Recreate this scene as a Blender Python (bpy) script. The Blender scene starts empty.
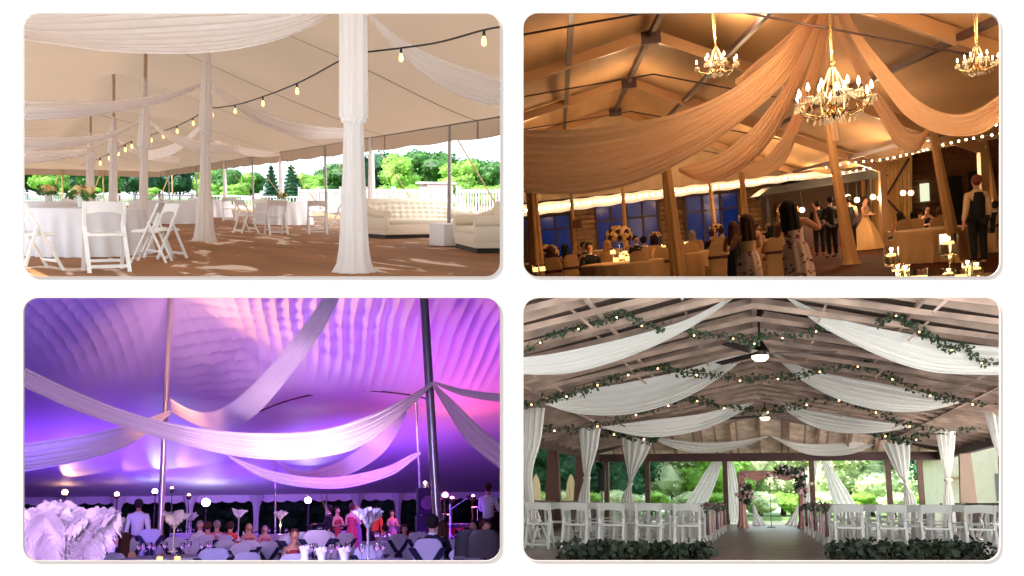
import bpy, bmesh, math, random
from mathutils import Vector, Matrix, noise
PI = math.pi
rnd = random.Random(7)
SC = bpy.context.scene
COL = SC.collection
# ------------------------------------------------------------------ camera
F, PX, PY = 900.0, 512.0, 350.0          # focal length and principal point in pixels of the 1024x576 frame
CAM = Vector((0, 0, 1.6))
cd = bpy.data.cameras.new('camera'); cam = bpy.data.objects.new('camera', cd); COL.objects.link(cam)
cd.sensor_width = 36; cd.sensor_fit = 'HORIZONTAL'; cd.lens = 36*F/1024
cd.shift_y = (PY-288)/1024; cd.clip_end = 1000; cd.clip_start = .05
cam.location = CAM; cam.rotation_euler = (PI/2, 0, 0)
SC.camera = cam
# ------------------------------------------------------------------ sky, sun, exposure
W = bpy.data.worlds.new('sky'); SC.world = W; W.use_nodes = True
wn = W.node_tree; bg = wn.nodes['Background']
tc = wn.nodes.new('ShaderNodeTexCoord'); sp = wn.nodes.new('ShaderNodeSeparateXYZ'); cr = wn.nodes.new('ShaderNodeValToRGB')
wn.links.new(tc.outputs['Generated'], sp.inputs[0]); wn.links.new(sp.outputs['Z'], cr.inputs[0])
cr.color_ramp.elements[0].position = .0; cr.color_ramp.elements[0].color = (.84, .94, 1, 1)
cr.color_ramp.elements[1].position = .55; cr.color_ramp.elements[1].color = (.66, .84, 1, 1)
wn.links.new(cr.outputs[0], bg.inputs[0]); bg.inputs[1].default_value = 1.55
sd = bpy.data.lights.new('sun', 'SUN'); sd.energy = 8.5; sd.angle = math.radians(.5); sd.color = (1, .97, .93)
sun = bpy.data.objects.new('sun', sd); COL.objects.link(sun)
sun.rotation_euler = Vector((.64, .28, -.68)).to_track_quat('-Z', 'Y').to_euler(); sun.location = (-8, -6, 12)
vs = SC.view_settings
SC.display_settings.display_device = 'sRGB'
vs.view_transform = 'Standard'; vs.look = 'None'; vs.gamma = 1; vs.use_curve_mapping = False
vs.exposure = 0.6
# ------------------------------------------------------------------ helpers
def ray(px, py): return Vector(((px-PX)/F, 1, -(py-PY)/F))
class Panel:
    """one of the four places: an upright local frame (X right, Y away, Z up, metres) seen over its own horizon"""
    def __init__(s, xv, yv, slope, h):
        d = ray(xv, yv); d1 = ray(xv+100, yv+100*slope)
        Z = d1.cross(d).normalized(); Y = d.normalized(); X = Y.cross(Z)
        R = Matrix((X, Y, Z)).transposed()
        s.R = R; s.M = Matrix.Translation(CAM) @ R.to_4x4() @ Matrix.Translation((0, 0, -h)); s.Mi = s.M.inverted(); s.h = h
    def P(s, px, py, d): return s.Mi @ (CAM + ray(px, py)*d)
    def G(s, px, py, z=0):
        r = s.R.transposed() @ ray(px, py); return Vector((0, 0, s.h)) + r*((z-s.h)/r.z)
    def Yp(s, px, py, y):
        r = s.R.transposed() @ ray(px, py); return Vector((0, 0, s.h)) + r*(y/r.y)
    def pix(s, l):
        c = s.M @ Vector(l) - CAM; return (PX+F*c.x/c.y, PY-F*c.z/c.y, c.y)
    def zat(s, loc, py):
        c = s.M @ Vector(loc) - CAM; u = s.R @ Vector((0, 0, 1)); k = (PY-py)/F
        return (k*c.y-c.z)/(u.z-k*u.y) + loc[2]
TL = Panel(10, 191, .013, 1.01)
TR = Panel(558, 232, -.10, 1.55)
BL = Panel(300, 520, -.018, 1.25)
BR = Panel(762, 504, .006, .86)

_m = {}
PANOF = {}
def mat(name, col, rough=.7, metal=0, noise_=0, nscale=8, bump=0, trans=0, emit=None, es=1, glass=0, spec=None, stretch=None, col2=None, sheen=0):
    if name in _m: return _m[name]
    m = bpy.data.materials.new(name); m.use_nodes = True; _m[name] = m
    nt = m.node_tree; b = nt.nodes['Principled BSDF']; out = nt.nodes['Material Output']
    c4 = (*col, 1)
    b.inputs['Base Color'].default_value = c4; b.inputs['Roughness'].default_value = rough; b.inputs['Metallic'].default_value = metal
    if spec is not None: b.inputs['Specular IOR Level'].default_value = spec
    if glass:
        b.inputs['Transmission Weight'].default_value = glass; b.inputs['IOR'].default_value = 1.3
    if emit: b.inputs['Emission Color'].default_value = (*emit, 1); b.inputs['Emission Strength'].default_value = es
    csock = None
    if noise_ or bump or col2:
        t = nt.nodes.new('ShaderNodeTexCoord'); mp = nt.nodes.new('ShaderNodeMapping'); n = nt.nodes.new('ShaderNodeTexNoise')
        nt.links.new(t.outputs['Object'], mp.inputs[0]); nt.links.new(mp.outputs[0], n.inputs['Vector'])
        if stretch: mp.inputs['Scale'].default_value = stretch
        n.inputs['Scale'].default_value = nscale; n.inputs['Detail'].default_value = 4
        if noise_ or col2:
            mx = nt.nodes.new('ShaderNodeValToRGB')
            a = tuple(max(0, c*(1-noise_)) for c in col); d = col2 or tuple(min(1, c*(1+noise_)) for c in col)
            mx.color_ramp.elements[0].position = .36; mx.color_ramp.elements[1].position = .64
            mx.color_ramp.elements[0].color = (*a, 1); mx.color_ramp.elements[1].color = (*d, 1)
            nt.links.new(n.outputs['Fac'], mx.inputs[0]); nt.links.new(mx.outputs[0], b.inputs['Base Color']); csock = mx.outputs[0]
        if bump:
            bp = nt.nodes.new('ShaderNodeBump'); bp.inputs['Strength'].default_value = bump; bp.inputs['Distance'].default_value = .02
            nt.links.new(n.outputs['Fac'], bp.inputs['Height']); nt.links.new(bp.outputs[0], b.inputs['Normal'])
    if trans:
        tr = nt.nodes.new('ShaderNodeBsdfTranslucent'); tr.inputs[0].default_value = c4
        if csock: nt.links.new(csock, tr.inputs[0])
        ms = nt.nodes.new('ShaderNodeMixShader'); ms.inputs[0].default_value = trans
        nt.links.new(b.outputs[0], ms.inputs[1]); nt.links.new(tr.outputs[0], ms.inputs[2]); nt.links.new(ms.outputs[0], out.inputs[0])
    return m

class MB:
    def __init__(s): s.b = bmesh.new()
    def box(s, c, size, rz=0, M=None, bevel=0):
        r = bmesh.ops.create_cube(s.b, size=1)['verts']
        T = Matrix.Translation(c) @ Matrix.Rotation(rz, 4, 'Z')
        if M: T = T @ M
        bmesh.ops.transform(s.b, matrix=T @ Matrix.Diagonal((*size, 1)), verts=r)
        if bevel:
            es = list({e for v in r for e in v.link_edges}); bmesh.ops.bevel(s.b, geom=es, offset=bevel, segments=2, affect='EDGES', profile=.6)
        return s
    def beam(s, p0, p1, w, h, up=Vector((0, 0, 1))):
        p0 = Vector(p0); p1 = Vector(p1); y = (p1-p0); L = y.length
        if L < 1e-6: return s
        y /= L; x = y.cross(up)
        if x.length < 1e-4: x = y.cross(Vector((0, 1, 0)))
        x.normalize(); z = x.cross(y)
        R = Matrix((x, y, z)).transposed().to_4x4()
        r = bmesh.ops.create_cube(s.b, size=1)['verts']
        bmesh.ops.transform(s.b, matrix=Matrix.Translation((p0+p1)/2) @ R @ Matrix.Diagonal((w, L, h, 1)), verts=r); return s
    def tube(s, pts, r, n=8, r2=None, caps=True):
        pts = [Vector(p) for p in pts]; rings = []; N = len(pts)
        ref = None
        for i, p in enumerate(pts):
            t = (pts[min(i+1, N-1)]-pts[max(i-1, 0)]).normalized()
            if ref is None: ref = t.orthogonal().normalized()
            a = (ref - t*ref.dot(t))
            a = a.normalized() if a.length > 1e-5 else t.orthogonal().normalized()
            ref = a; c = t.cross(a)
            rr = r[i] if isinstance(r, (list, tuple)) else (r + (r2-r)*i/max(1, N-1) if r2 is not None else r)
            rings.append([s.b.verts.new(p + (a*math.cos(2*PI*k/n)+c*math.sin(2*PI*k/n))*rr) for k in range(n)])
        for i in range(N-1):
            for k in range(n): s.b.faces.new((rings[i][k], rings[i][(k+1) % n], rings[i+1][(k+1) % n], rings[i+1][k]))
        if caps:
            s.b.faces.new(rings[0][::-1]); s.b.faces.new(rings[-1])
        return s
    def lathe(s, prof, c=(0, 0, 0), n=16, ax=None, fold=None, sx=1, sy=1, caps=True):
        """prof: [(r,z)...]; ax(z)->(dx,dy) centre drift; fold=(count, amp) pleats"""
        rings = []
        for j, (r, z) in enumerate(prof):
            dx, dy = ax(z) if ax else (0, 0); ring = []
            for k in range(n):
                a = 2*PI*k/n; rr = r
                if fold: rr = r*(1+fold[1]*math.sin(fold[0]*a + .8*math.sin(3*a+z*.6)))
                ring.append(s.b.verts.new((c[0]+dx+rr*math.cos(a)*sx, c[1]+dy+rr*math.sin(a)*sy, c[2]+z)))
            rings.append(ring)
        for j in range(len(rings)-1):
            for k in range(n): s.b.faces.new((rings[j][k], rings[j][(k+1) % n], rings[j+1][(k+1) % n], rings[j+1][k]))
        if caps:
            s.b.faces.new(rings[0][::-1]); s.b.faces.new(rings[-1])
        return s
    def ball(s, c, r, sub=2, sc=(1, 1, 1), nz=0, seed=0, nf=1.5):
        v = bmesh.ops.create_icosphere(s.b, subdivisions=sub, radius=1)['verts']
        for q in v:
            k = 1 + (nz*noise.noise(q.co*nf+Vector((seed*7.3, seed, 0))) if nz else 0)
            q.co = Vector((q.co.x*sc[0], q.co.y*sc[1], q.co.z*sc[2]))*r*k + Vector(c)
        return s
    def grid(s, fn, nu, nv):
        g = [[s.b.verts.new(fn(i/nu, j/nv)) for j in range(nv+1)] for i in range(nu+1)]
        for i in range(nu):
            for j in range(nv): s.b.faces.new((g[i][j], g[i+1][j], g[i+1][j+1], g[i][j+1]))
        return s
    def quad(s, a, b, c, d): s.b.faces.new([s.b.verts.new(v) for v in (a, b, c, d)]); return s
    def prism(s, pts, y0, y1):
        """polygon (x,z) extruded along y"""
        a = [s.b.verts.new((x, y0, z)) for x, z in pts]; b = [s.b.verts.new((x, y1, z)) for x, z in pts]; n = len(pts)
        s.b.faces.new(a); s.b.faces.new(b[::-1])
        for i in range(n): s.b.faces.new((a[i], b[i], b[(i+1) % n], a[(i+1) % n]))
        return s
    def build(s, name, m, parent=None, pan=None, smooth=True, off=None, recentre=True, fixn=True):
        if fixn: bmesh.ops.recalc_face_normals(s.b, faces=s.b.faces)
        o0 = Vector((0, 0, 0))
        if parent is None and recentre and s.b.verts:
            vs_ = s.b.verts; lo = [min(v.co[i] for v in vs_) for i in range(3)]; hi = [max(v.co[i] for v in vs_) for i in range(3)]
            o0 = Vector(((lo[0]+hi[0])/2, (lo[1]+hi[1])/2, lo[2]))
        elif off is not None: o0 = Vector(off)
        if o0.length: bmesh.ops.translate(s.b, vec=-o0, verts=s.b.verts)
        me = bpy.data.meshes.new(name); s.b.to_mesh(me); s.b.free()
        if smooth and len(me.polygons):
            me.shade_smooth(); me.set_sharp_from_angle(angle=math.radians(38))
        if m: me.materials.append(m)
        o = bpy.data.objects.new(name, me); COL.objects.link(o)
        if parent is not None: o.parent = parent
        else:
            if pan: PANOF[o.name] = pan
            o.matrix_world = (pan.M if pan else Matrix.Identity(4)) @ Matrix.Translation(o0)
        return o
def tag(o, label=None, cat=None, group=None, kind=None):
    if label: o['label'] = label
    if cat: o['category'] = cat
    if group: o['group'] = group
    if kind: o['kind'] = kind
    return o
def empty(name, label, cat, pan=None, loc=(0, 0, 0), rz=0, group=None, scale=1):
    o = bpy.data.objects.new(name, None); COL.objects.link(o); o.empty_display_size = .2
    tag(o, label, cat, group); setpos(o, pan, loc, rz, scale); return o
def setpos(o, pan, loc, rz=0, scale=1, lean=None):
    if pan: PANOF[o.name] = pan
    M = pan.M if pan else Matrix.Identity(4)
    M = M @ Matrix.Translation(loc) @ Matrix.Rotation(rz, 4, 'Z')
    if lean: M = M @ lean
    sc = (scale,)*3 if isinstance(scale, (int, float)) else scale
    o.matrix_world = M @ Matrix.Diagonal((*sc, 1))
def copy_tree(o, parent=None):
    c = o.copy(); COL.objects.link(c)
    if parent is not None: c.parent = parent
    for ch in list(o.children): copy_tree(ch, c)
    return c
class Proto:
    """first use places the thing itself, later uses place copies of it and its parts"""
    made = []
    def __init__(s, root): s.r = root; s.used = False; Proto.made.append(s)
    def put(s, pan, loc, rz=0, label=None, group=None, scale=1, lean=None):
        o = copy_tree(s.r) if s.used else s.r; s.used = True
        setpos(o, pan, loc, rz, scale, lean)
        if label: o['label'] = label
        if group: o['group'] = group
        return o
def recolor(o, nm, m):
    for c in o.children:
        if c.name.split('.')[0] == nm and c.material_slots:
            c.material_slots[0].link = 'OBJECT'; c.material_slots[0].material = m
        recolor(c, nm, m)
def cr_(pts, t):
    n = len(pts)-1; x = min(max(t, 0), 1)*n; i = min(int(x), n-1); f = x-i
    p0, p1, p2, p3 = pts[max(i-1, 0)], pts[i], pts[i+1], pts[min(i+2, n)]
    return .5*((2*p1)+(p2-p0)*f+(2*p0-5*p1+4*p2-p3)*f*f+(3*p1-p0-3*p2+p3)*f*f*f)
def swag(pan, name, up, lo, m, label, cat='drape', folds=7, amp=.06, bulge=.3, nu=48, nv=44, group=None, seed=1, parent=None):
    """hung cloth between two edges, each a list of (px,py,depth); troughed, with folds running along it"""
    U = [pan.P(*p) for p in up]; L = [pan.P(*p) for p in lo]
    def fn(u, v):
        a = cr_(U, u); b = cr_(L, u); p = a.lerp(b, v); w = (b-a).length
        ph = v*folds*2*PI + 2.2*noise.noise(Vector((v*2.1, u*.5, seed)))
        d = amp*min(1, w/.35)*(math.sin(ph)*.65 + .6*noise.noise(Vector((v*folds*1.3, u*.45, seed+5))))
        d += bulge*math.sin(PI*v)*min(1, w)
        return p + Vector((0, 1, 0))*d + Vector((0, 0, -1))*abs(d)*.25
    mb = MB().grid(fn, nu, nv)
    o = mb.build(name, m, pan=pan, parent=parent)
    if parent is None: tag(o, label, cat, group)
    return o
def hexcol(r, g, b):
    f = lambda c: ((c/255+.055)/1.055)**2.4 if c > 10 else c/255/12.92
    return (f(r), f(g), f(b))
ORD = ['first', 'second', 'third', 'fourth', 'fifth', 'sixth', 'seventh', 'eighth', 'ninth', 'tenth', 'eleventh', 'twelfth']
def leafy(mb, c, r, n, size, sc=(1, 1, 1), flat=False):
    """small leaf blades scattered over a rounded clump"""
    for _ in range(n):
        d = Vector((rnd.gauss(0, 1), rnd.gauss(0, 1), rnd.gauss(0, 1))).normalized()
        p = Vector(c)+Vector((d.x*sc[0], d.y*sc[1], d.z*sc[2]))*r*rnd.uniform(.75, 1.08)
        a = (d+Vector((rnd.uniform(-1, 1), rnd.uniform(-1, 1), rnd.uniform(-1, 1)))*.9).normalized(); b = a.orthogonal().normalized()
        q = Matrix.Rotation(rnd.uniform(0, 6.3), 3, a) @ b; s_ = size*rnd.uniform(.6, 1.3); w = a.cross(q)*s_*.42
        mb.quad(p, p+q*s_*.5+w, p+q*s_, p+q*s_*.5-w)
# ------------------------------------------------------------------ the white wall with its four openings
WD = 3.0
rects = {'tl': (24, 13.5, 500, 276.5), 'tr': (523.5, 13.5, 999.5, 276.5), 'bl': (24, 298, 500, 560.5), 'br': (523.5, 298, 999.5, 560.5)}
M_page = mat('white_page', (.415, .338, .298), .9, spec=.05)
def rrect(x0, y0, x1, y1, r, n=8):
    pts = []
    for cx, cy, a0 in ((x1-r, y0+r, -90), (x1-r, y1-r, 0), (x0+r, y1-r, 90), (x0+r, y0+r, 180)):
        for i in range(n+1):
            a = math.radians(a0+90*i/n); pts.append((cx+r*math.cos(a), cy+r*math.sin(a)))
    return pts
def wp(px, py, dy=0): p = CAM+ray(px, py)*WD; return (p.x, p.y+dy, p.z)
mb = MB()
# plate = each quarter: outer rectangle minus rounded opening, bridged as a fan of quads
mx_, my_ = 511.75, 287.25
quart = {'tl': (-160, -160, mx_, my_), 'tr': (mx_, -160, 1184, my_), 'bl': (-160, my_, mx_, 740), 'br': (mx_, my_, 1184, 740)}
TH = .003
for k, (x0, y0, x1, y1) in rects.items():
    q = quart[k]; rr = rrect(x0, y0, x1, y1, 14.5); N = len(rr)
    outer = []
    cxq, cyq = (x0+x1)/2, (y0+y1)/2; step = N//4
    corners = [(q[2], q[1]), (q[2], q[3]), (q[0], q[3]), (q[0], q[1])]
    iv = [mb.b.verts.new(wp(*p)) for p in rr]; ib = [mb.b.verts.new(wp(*p, TH)) for p in rr]
    ov = [mb.b.verts.new(wp(*c)) for c in corners]; ob = [mb.b.verts.new(wp(*c, TH)) for c in corners]
    for (A, B) in ((iv, ov), (ib, ob)):
        for c in range(4):
            arc = A[c*9:(c+1)*9]
            for i in range(8): mb.b.faces.new((arc[i], arc[i+1], B[c]))
            mb.b.faces.new((arc[8], A[((c+1)*9) % N], B[(c+1) % 4], B[c]))
    for i in range(N): mb.b.faces.new((iv[i], iv[(i+1) % N], ib[(i+1) % N], ib[i]))
o = mb.build('wall_front', M_page, smooth=False); tag(o, 'plain white wall with four rounded openings in a two by two grid', kind='structure')
# lip added round each opening to cast a soft grey edge right and below
for k, (x0, y0, x1, y1) in rects.items():
    a = rrect(x0-.1, y0-.1, x1+.1, y1+.1, 14.6); b = rrect(x0-.35, y0-.35, x1+.35, y1+.35, 14.85); mb = MB(); N = len(a); H = -.0046
    rings = [[mb.b.verts.new(wp(*p, dy)) for p in pts] for pts, dy in ((a, 0), (a, H), (b, H), (b, 0))]
    for j in range(3):
        for i in range(N): mb.b.faces.new((rings[j][i], rings[j][(i+1) % N], rings[j+1][(i+1) % N], rings[j+1][i]))
    nm = {'tl': 'upper left', 'tr': 'upper right', 'bl': 'lower left', 'br': 'lower right'}[k]
    tag(mb.build('shadow_lip_%d' % (1+list(rects).index(k)), M_page, smooth=False), 'thin white lip added round the %s opening to cast its edge shadow' % nm, kind='structure')
# opaque chambers added to shut daylight out behind upper right and lower left openings
M_part = mat('dark_partition', (.012, .012, .014), .9)
M_skin = mat('pale_bounce_skin', (.8, .8, .8), .9)  # pale outside added to bounce daylight into the pavilion
def chamber(k, x0, y0, x1, y1, d1, nm, names):
    d0 = WD+TH+.004
    c = lambda x, y, d: CAM+ray(x, y)*d
    f = [c(x0, y0, d0), c(x1, y0, d0), c(x1, y1, d0), c(x0, y1, d0)]; b = [c(x0, y0, d1), c(x1, y0, d1), c(x1, y1, d1), c(x0, y1, d1)]
    for n_, idx in zip(names, ((f[0], f[1], b[1], b[0]), (f[1], f[2], b[2], b[1]), (f[2], f[3], b[3], b[2]), (f[3], f[0], b[0], b[3]), (b[0], b[1], b[2], b[3]))):
        mb = MB(); nrm = (idx[1]-idx[0]).cross(idx[2]-idx[0]).normalized()*.01
        mb.quad(*idx); r = bmesh.ops.extrude_face_region(mb.b, geom=list(mb.b.faces)); bmesh.ops.translate(mb.b, vec=nrm, verts=[v for v in r['geom'] if isinstance(v, bmesh.types.BMVert)])
        tag(mb.build(n_, M_part, smooth=False), 'dark partition added to keep outside light from the %s' % nm, kind='structure')
        mb = MB(); mb.quad(*[q+nrm*2 for q in idx]); r = bmesh.ops.extrude_face_region(mb.b, geom=list(mb.b.faces)); bmesh.ops.translate(mb.b, vec=nrm, verts=[v for v in r['geom'] if isinstance(v, bmesh.types.BMVert)])
        tag(mb.build(n_, M_skin, smooth=False), 'pale skin added outside the %s partition to bounce daylight' % nm, kind='structure')
chamber('tr', 513.5, -100, 1120, 285.5, 50, 'evening tent', ('ceiling', 'wall_right', 'floor', 'wall_left', 'wall_back'))  # box sides of both added chambers, not parts of the tents
chamber('bl', -100, 289.5, 510, 660, 58, 'purple tent', ('ceiling', 'wall_right', 'floor', 'wall_left', 'wall_back'))
def sheet(nm, pan, pts, m, label, n=1):
    mb = MB(); a, b, c, d = [Vector(p) for p in pts]
    mb.grid(lambda u, v: a.lerp(b, u).lerp(d.lerp(c, u), v), n, n)
    r = bmesh.ops.extrude_face_region(mb.b, geom=list(mb.b.faces)); bmesh.ops.translate(mb.b, vec=(0, 0, -.06), verts=[v for v in r['geom'] if isinstance(v, bmesh.types.BMVert)])
    return tag(mb.build(nm, m, pan=pan, smooth=False), label, kind='structure')
def light(kind, pan, loc, energy, color, size=.3, target=None, spot=60, blend=.5):
    l = bpy.data.lights.new(kind.lower()+'_light', kind); l.energy = energy; l.color = color
    if kind == 'AREA': l.size = size
    elif kind in ('POINT', 'SPOT'): l.shadow_soft_size = size
    if kind == 'SPOT': l.spot_size = math.radians(spot); l.spot_blend = blend
    o = bpy.data.objects.new(kind.lower()+'_light', l); COL.objects.link(o)
    w = pan.M @ Vector(loc); M = Matrix.Translation(w)
    if target is not None:
        M = M @ (pan.M @ Vector(target)-w).to_track_quat('-Z', 'Y').to_matrix().to_4x4()
    o.matrix_world = M; return o
# ------------------------------------------------------------------ shared furniture
M_chair = mat('white_resin', (.82, .80, .78), .4)
M_linen = mat('white_linen', (.84, .83, .85), .85, trans=.15)
def folding_chair(m, seat_m):
    r = empty('folding_chair', 'white folding chair', 'chair')
    W2 = .225
    for s in (-1, 1):
        MB().beam((s*W2, .22, 0), (s*W2, -.20, .86), .028, .045, Vector((1, 0, 0))).build('back_rail', m, r, smooth=False)
        MB().beam((s*(W2+.004), -.27, 0), (s*(W2-.004), -.045, .60), .030, .045, Vector((1, 0, 0))).build('leg', m, r, smooth=False)
        MB().box((s*(W2-.035), -.02, .47), (.02, .30, .03)).build('seat_rail', m, r, smooth=False)
    mb = MB(); mb.box((0, .0, .455), (.41, .38, .035), bevel=.012); mb.build('seat', seat_m, r)
    def back(u, v):   # curved back panel with an arched lower edge
        x = (u-.5)*.43; zt = .865-.02*abs(u-.5); zb = .70+.035*(1-(2*u-1)**2)
        z = zb+(zt-zb)*v; y = .22-z*.42/.86 - .035*(1-(2*u-1)**2); return (x, y, z)
    mb = MB().grid(back, 12, 4); rr = bmesh.ops.extrude_face_region(mb.b, geom=list(mb.b.faces))
    bmesh.ops.translate(mb.b, vec=(0, .018, .004), verts=[v for v in rr['geom'] if isinstance(v, bmesh.types.BMVert)])
    mb.build('backrest', m, r)
    MB().box((0, .165, .12), (.43, .02, .035)).build('stretcher', m, r, smooth=False)
    MB().box((0, -.245, .075), (.44, .02, .04)).build('stretcher', m, r, smooth=False)
    return Proto(r)
def cloth_table(name, label, rad, H, folds=22, m=None, group=None, amp=.05):
    r = empty(name, label, 'table', group=group)
    prof = [(rad*.02, H), (rad*.9, H), (rad, H-.004), (rad*1.01, H-.03), (rad*1.03, H*.6), (rad*1.07, H*.3), (rad*1.10, .01)]
    def fn(u, v):
        i = v*(len(prof)-1); j = min(int(i), len(prof)-2); f = i-j
        rr = prof[j][0]*(1-f)+prof[j+1][0]*f; z = prof[j][1]*(1-f)+prof[j+1][1]*f; a = u*2*PI
        k = max(0, (H-z)/H)
        rr += amp*k*math.sin(folds*a+1.5*math.sin(3*a)) + amp*.6*k*math.sin(folds*.5*a+2)
        return (rr*math.cos(a), rr*math.sin(a), z)
    MB().grid(fn, folds*8, 24).build('tablecloth', m or M_linen, r)
    MB().lathe([(rad*.98, H-.03), (rad*.98, H-.008)], n=40).build('tabletop', mat('table_ply', hexcol(170, 140, 100), .6), r)
    for i in range(4):
        a = PI/4+i*PI/2; MB().tube([(rad*.6*math.cos(a), rad*.6*math.sin(a), 0), (rad*.6*math.cos(a), rad*.6*math.sin(a), H-.03)], .015, 8).build('leg', mat('table_steel', (.3, .3, .3), .4, 1), r)
    return r
M_leaf = mat('foliage_mid', hexcol(70, 120, 50), .6, noise_=.45, nscale=1.2, trans=.25)
M_leafd = mat('foliage_dark', hexcol(38, 84, 52), .7, noise_=.5, nscale=1.0, trans=.15)
M_leafb = mat('foliage_bright', hexcol(150, 195, 85), .6, noise_=.4, nscale=1.2, trans=.35)
M_leafy = mat('foliage_pale', hexcol(205, 218, 172), .6, noise_=.35, nscale=1.5, trans=.35)
M_bark = mat('bark', hexcol(95, 75, 60), .9, noise_=.3, nscale=6)
def tree(kind, m, seed, H=6., leaf=.28, n=2600):
    rnd.seed(seed); r = empty(kind, 'tree', 'tree')
    tb = MB().tube([(0, 0, 0), (.05, 0, H*.3), (0, .05, H*.6)], .16, 8, .07)
    mb = MB(); 
    if kind == 'conifer':
        for i in range(9):
            z = H*(.12+.095*i); rr = H*.26*(1-i/9.5)
            mb.lathe([(rr, z), (rr*.5, z+H*.08), (.02, z+H*.17)], n=14, fold=(7, .14)); leafy(mb, (0, 0, z+H*.04), rr, n//12, leaf, (1, 1, .35))
    else:
        for i in range(11):
            a = i*2.4; q = .1+.9*(i/11); rad = H*.22*rnd.uniform(.8, 1.15); rr = H*.24*math.sqrt(q)
            c = (rr*math.cos(a), rr*math.sin(a), H*(.34+.42*rnd.random()) if i else H*.74)
            mb.ball(c, rad*.86, 2, (1, 1, .85), .35, seed+i, 2.2); leafy(mb, c, rad, n//11, leaf, (1, 1, .9))
            if i < 4: tb.tube([(0, 0, H*.3), Vector(c)*.9], .05, 6, .02)
    tb.build('trunk', M_bark, r); mb.build('crown', m, r, smooth=False)
    return Proto(r)
T_round = tree('broadleaf_tree', M_leaf, 3); T_dark = tree('broadleaf_tree', M_leafd, 9); T_bright = tree('bushy_tree', M_leafb, 14); T_con = tree('conifer', M_leafd, 21, 7); T_pale = tree('bushy_tree', M_leafy, 27, leaf=.19, n=5200)
# ================================================================== UPPER LEFT: white pole tent by day
M_rug = mat('brown_floor_rug', hexcol(148, 98, 54), .8, noise_=.2, nscale=1.5, bump=.3, stretch=(1, .3, 1))
def rug_mat():
    m = M_rug; nt = m.node_tree; b = nt.nodes['Principled BSDF']; t = nt.nodes.new('ShaderNodeTexCoord'); n = nt.nodes.new('ShaderNodeTexNoise'); mp = nt.nodes.new('ShaderNodeMapping')
    mp.inputs['Scale'].default_value = (1.2, .35, 1); n.inputs['Scale'].default_value = 1.3; n.inputs['Detail'].default_value = 8; n.inputs['Distortion'].default_value = 1.2
    nt.links.new(t.outputs['Object'], mp.inputs[0]); nt.links.new(mp.outputs[0], n.inputs['Vector'])
    r = nt.nodes.new('ShaderNodeValToRGB'); r.color_ramp.elements[0].position = .60; r.color_ramp.elements[1].position = .66
    mx = nt.nodes.new('ShaderNodeMixRGB'); old = b.inputs['Base Color'].links[0].from_socket
    nt.links.new(n.outputs['Fac'], r.inputs[0]); nt.links.new(r.outputs[0], mx.inputs[0]); nt.links.new(old, mx.inputs[1]); mx.inputs[2].default_value = (*hexcol(226, 204, 190), 1)
    nt.links.new(mx.outputs[0], b.inputs['Base Color'])
rug_mat()
M_grass = mat('lawn_grass', hexcol(95, 130, 60), .9, noise_=.3, nscale=3)
g0, g1, g2, g3 = TL.G(-40, 285), TL.G(540, 285), TL.G(560, 214), TL.G(-60, 202)
g2 = TL.G(500, 219); g2 = g1 + (g2-g1)*1.15; 
sheet('floor', TL, [g0, g1+Vector((6, 0, 0)), Vector((g1.x+20, 42, 0)), Vector((g0.x-2, 42, 0))], M_rug, 'brown rug floor under the daylit white tent')
sheet('floor', TL, [Vector((-45, 42, 0)), Vector((75, 42, 0)), Vector((90, 90, 0)), Vector((-45, 90, 0))], mat('pale_deck', hexcol(156, 108, 68), .8, noise_=.15, nscale=.6), 'paler far part of the floor under the daylit tent')
sheet('floor', TL, [Vector((-90, 90, -.1)), Vector((190, 90, -.1)), Vector((240, 190, -.1)), Vector((-110, 190, -.1))], M_grass, 'lawn beyond the white fence')
# canopy
ZR = 2.7
rA = TL.G(500, 117, ZR); rB = TL.G(282, 152, ZR)
def rimx(y): return rA.x+(rB.x-rA.x)*(y-rA.y)/(rB.y-rA.y)
poles = [TL.G(354, 272), TL.G(204.5, 241), TL.G(143, 232), TL.G(113, 224), TL.G(90, 217)]
def px_at(y):
    ps = sorted(poles, key=lambda p: p.y)
    if y <= ps[0].y: return ps[0].x
    for a, b in zip(ps, ps[1:]):
        if y <= b.y: return a.x+(b.x-a.x)*(y-a.y)/(b.y-a.y)
    return ps[-1].x
YF = 78.
def canz(x, y):
    xp = px_at(y); xr = rimx(y); xl = xp-(xr-xp)*1.15
    t = (x-xp)/(xr-xp) if x > xp else (xp-x)/(xp-xl); t = min(max(t, 0), 1)
    z = ZR + 2.25*(1-t)**1.15
    pk = 0
    for p in poles: pk = max(pk, math.exp(-((y-p.y)/2.6)**2))
    z -= .75*(1-pk)*math.exp(-(t/.35)**2)
    if y > YF-14: z = ZR+(z-ZR)*max(0, (YF-y)/14)**.8
    return z
M_can = mat('peach_canopy', (.345, .245, .17), .8, trans=.30)
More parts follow.
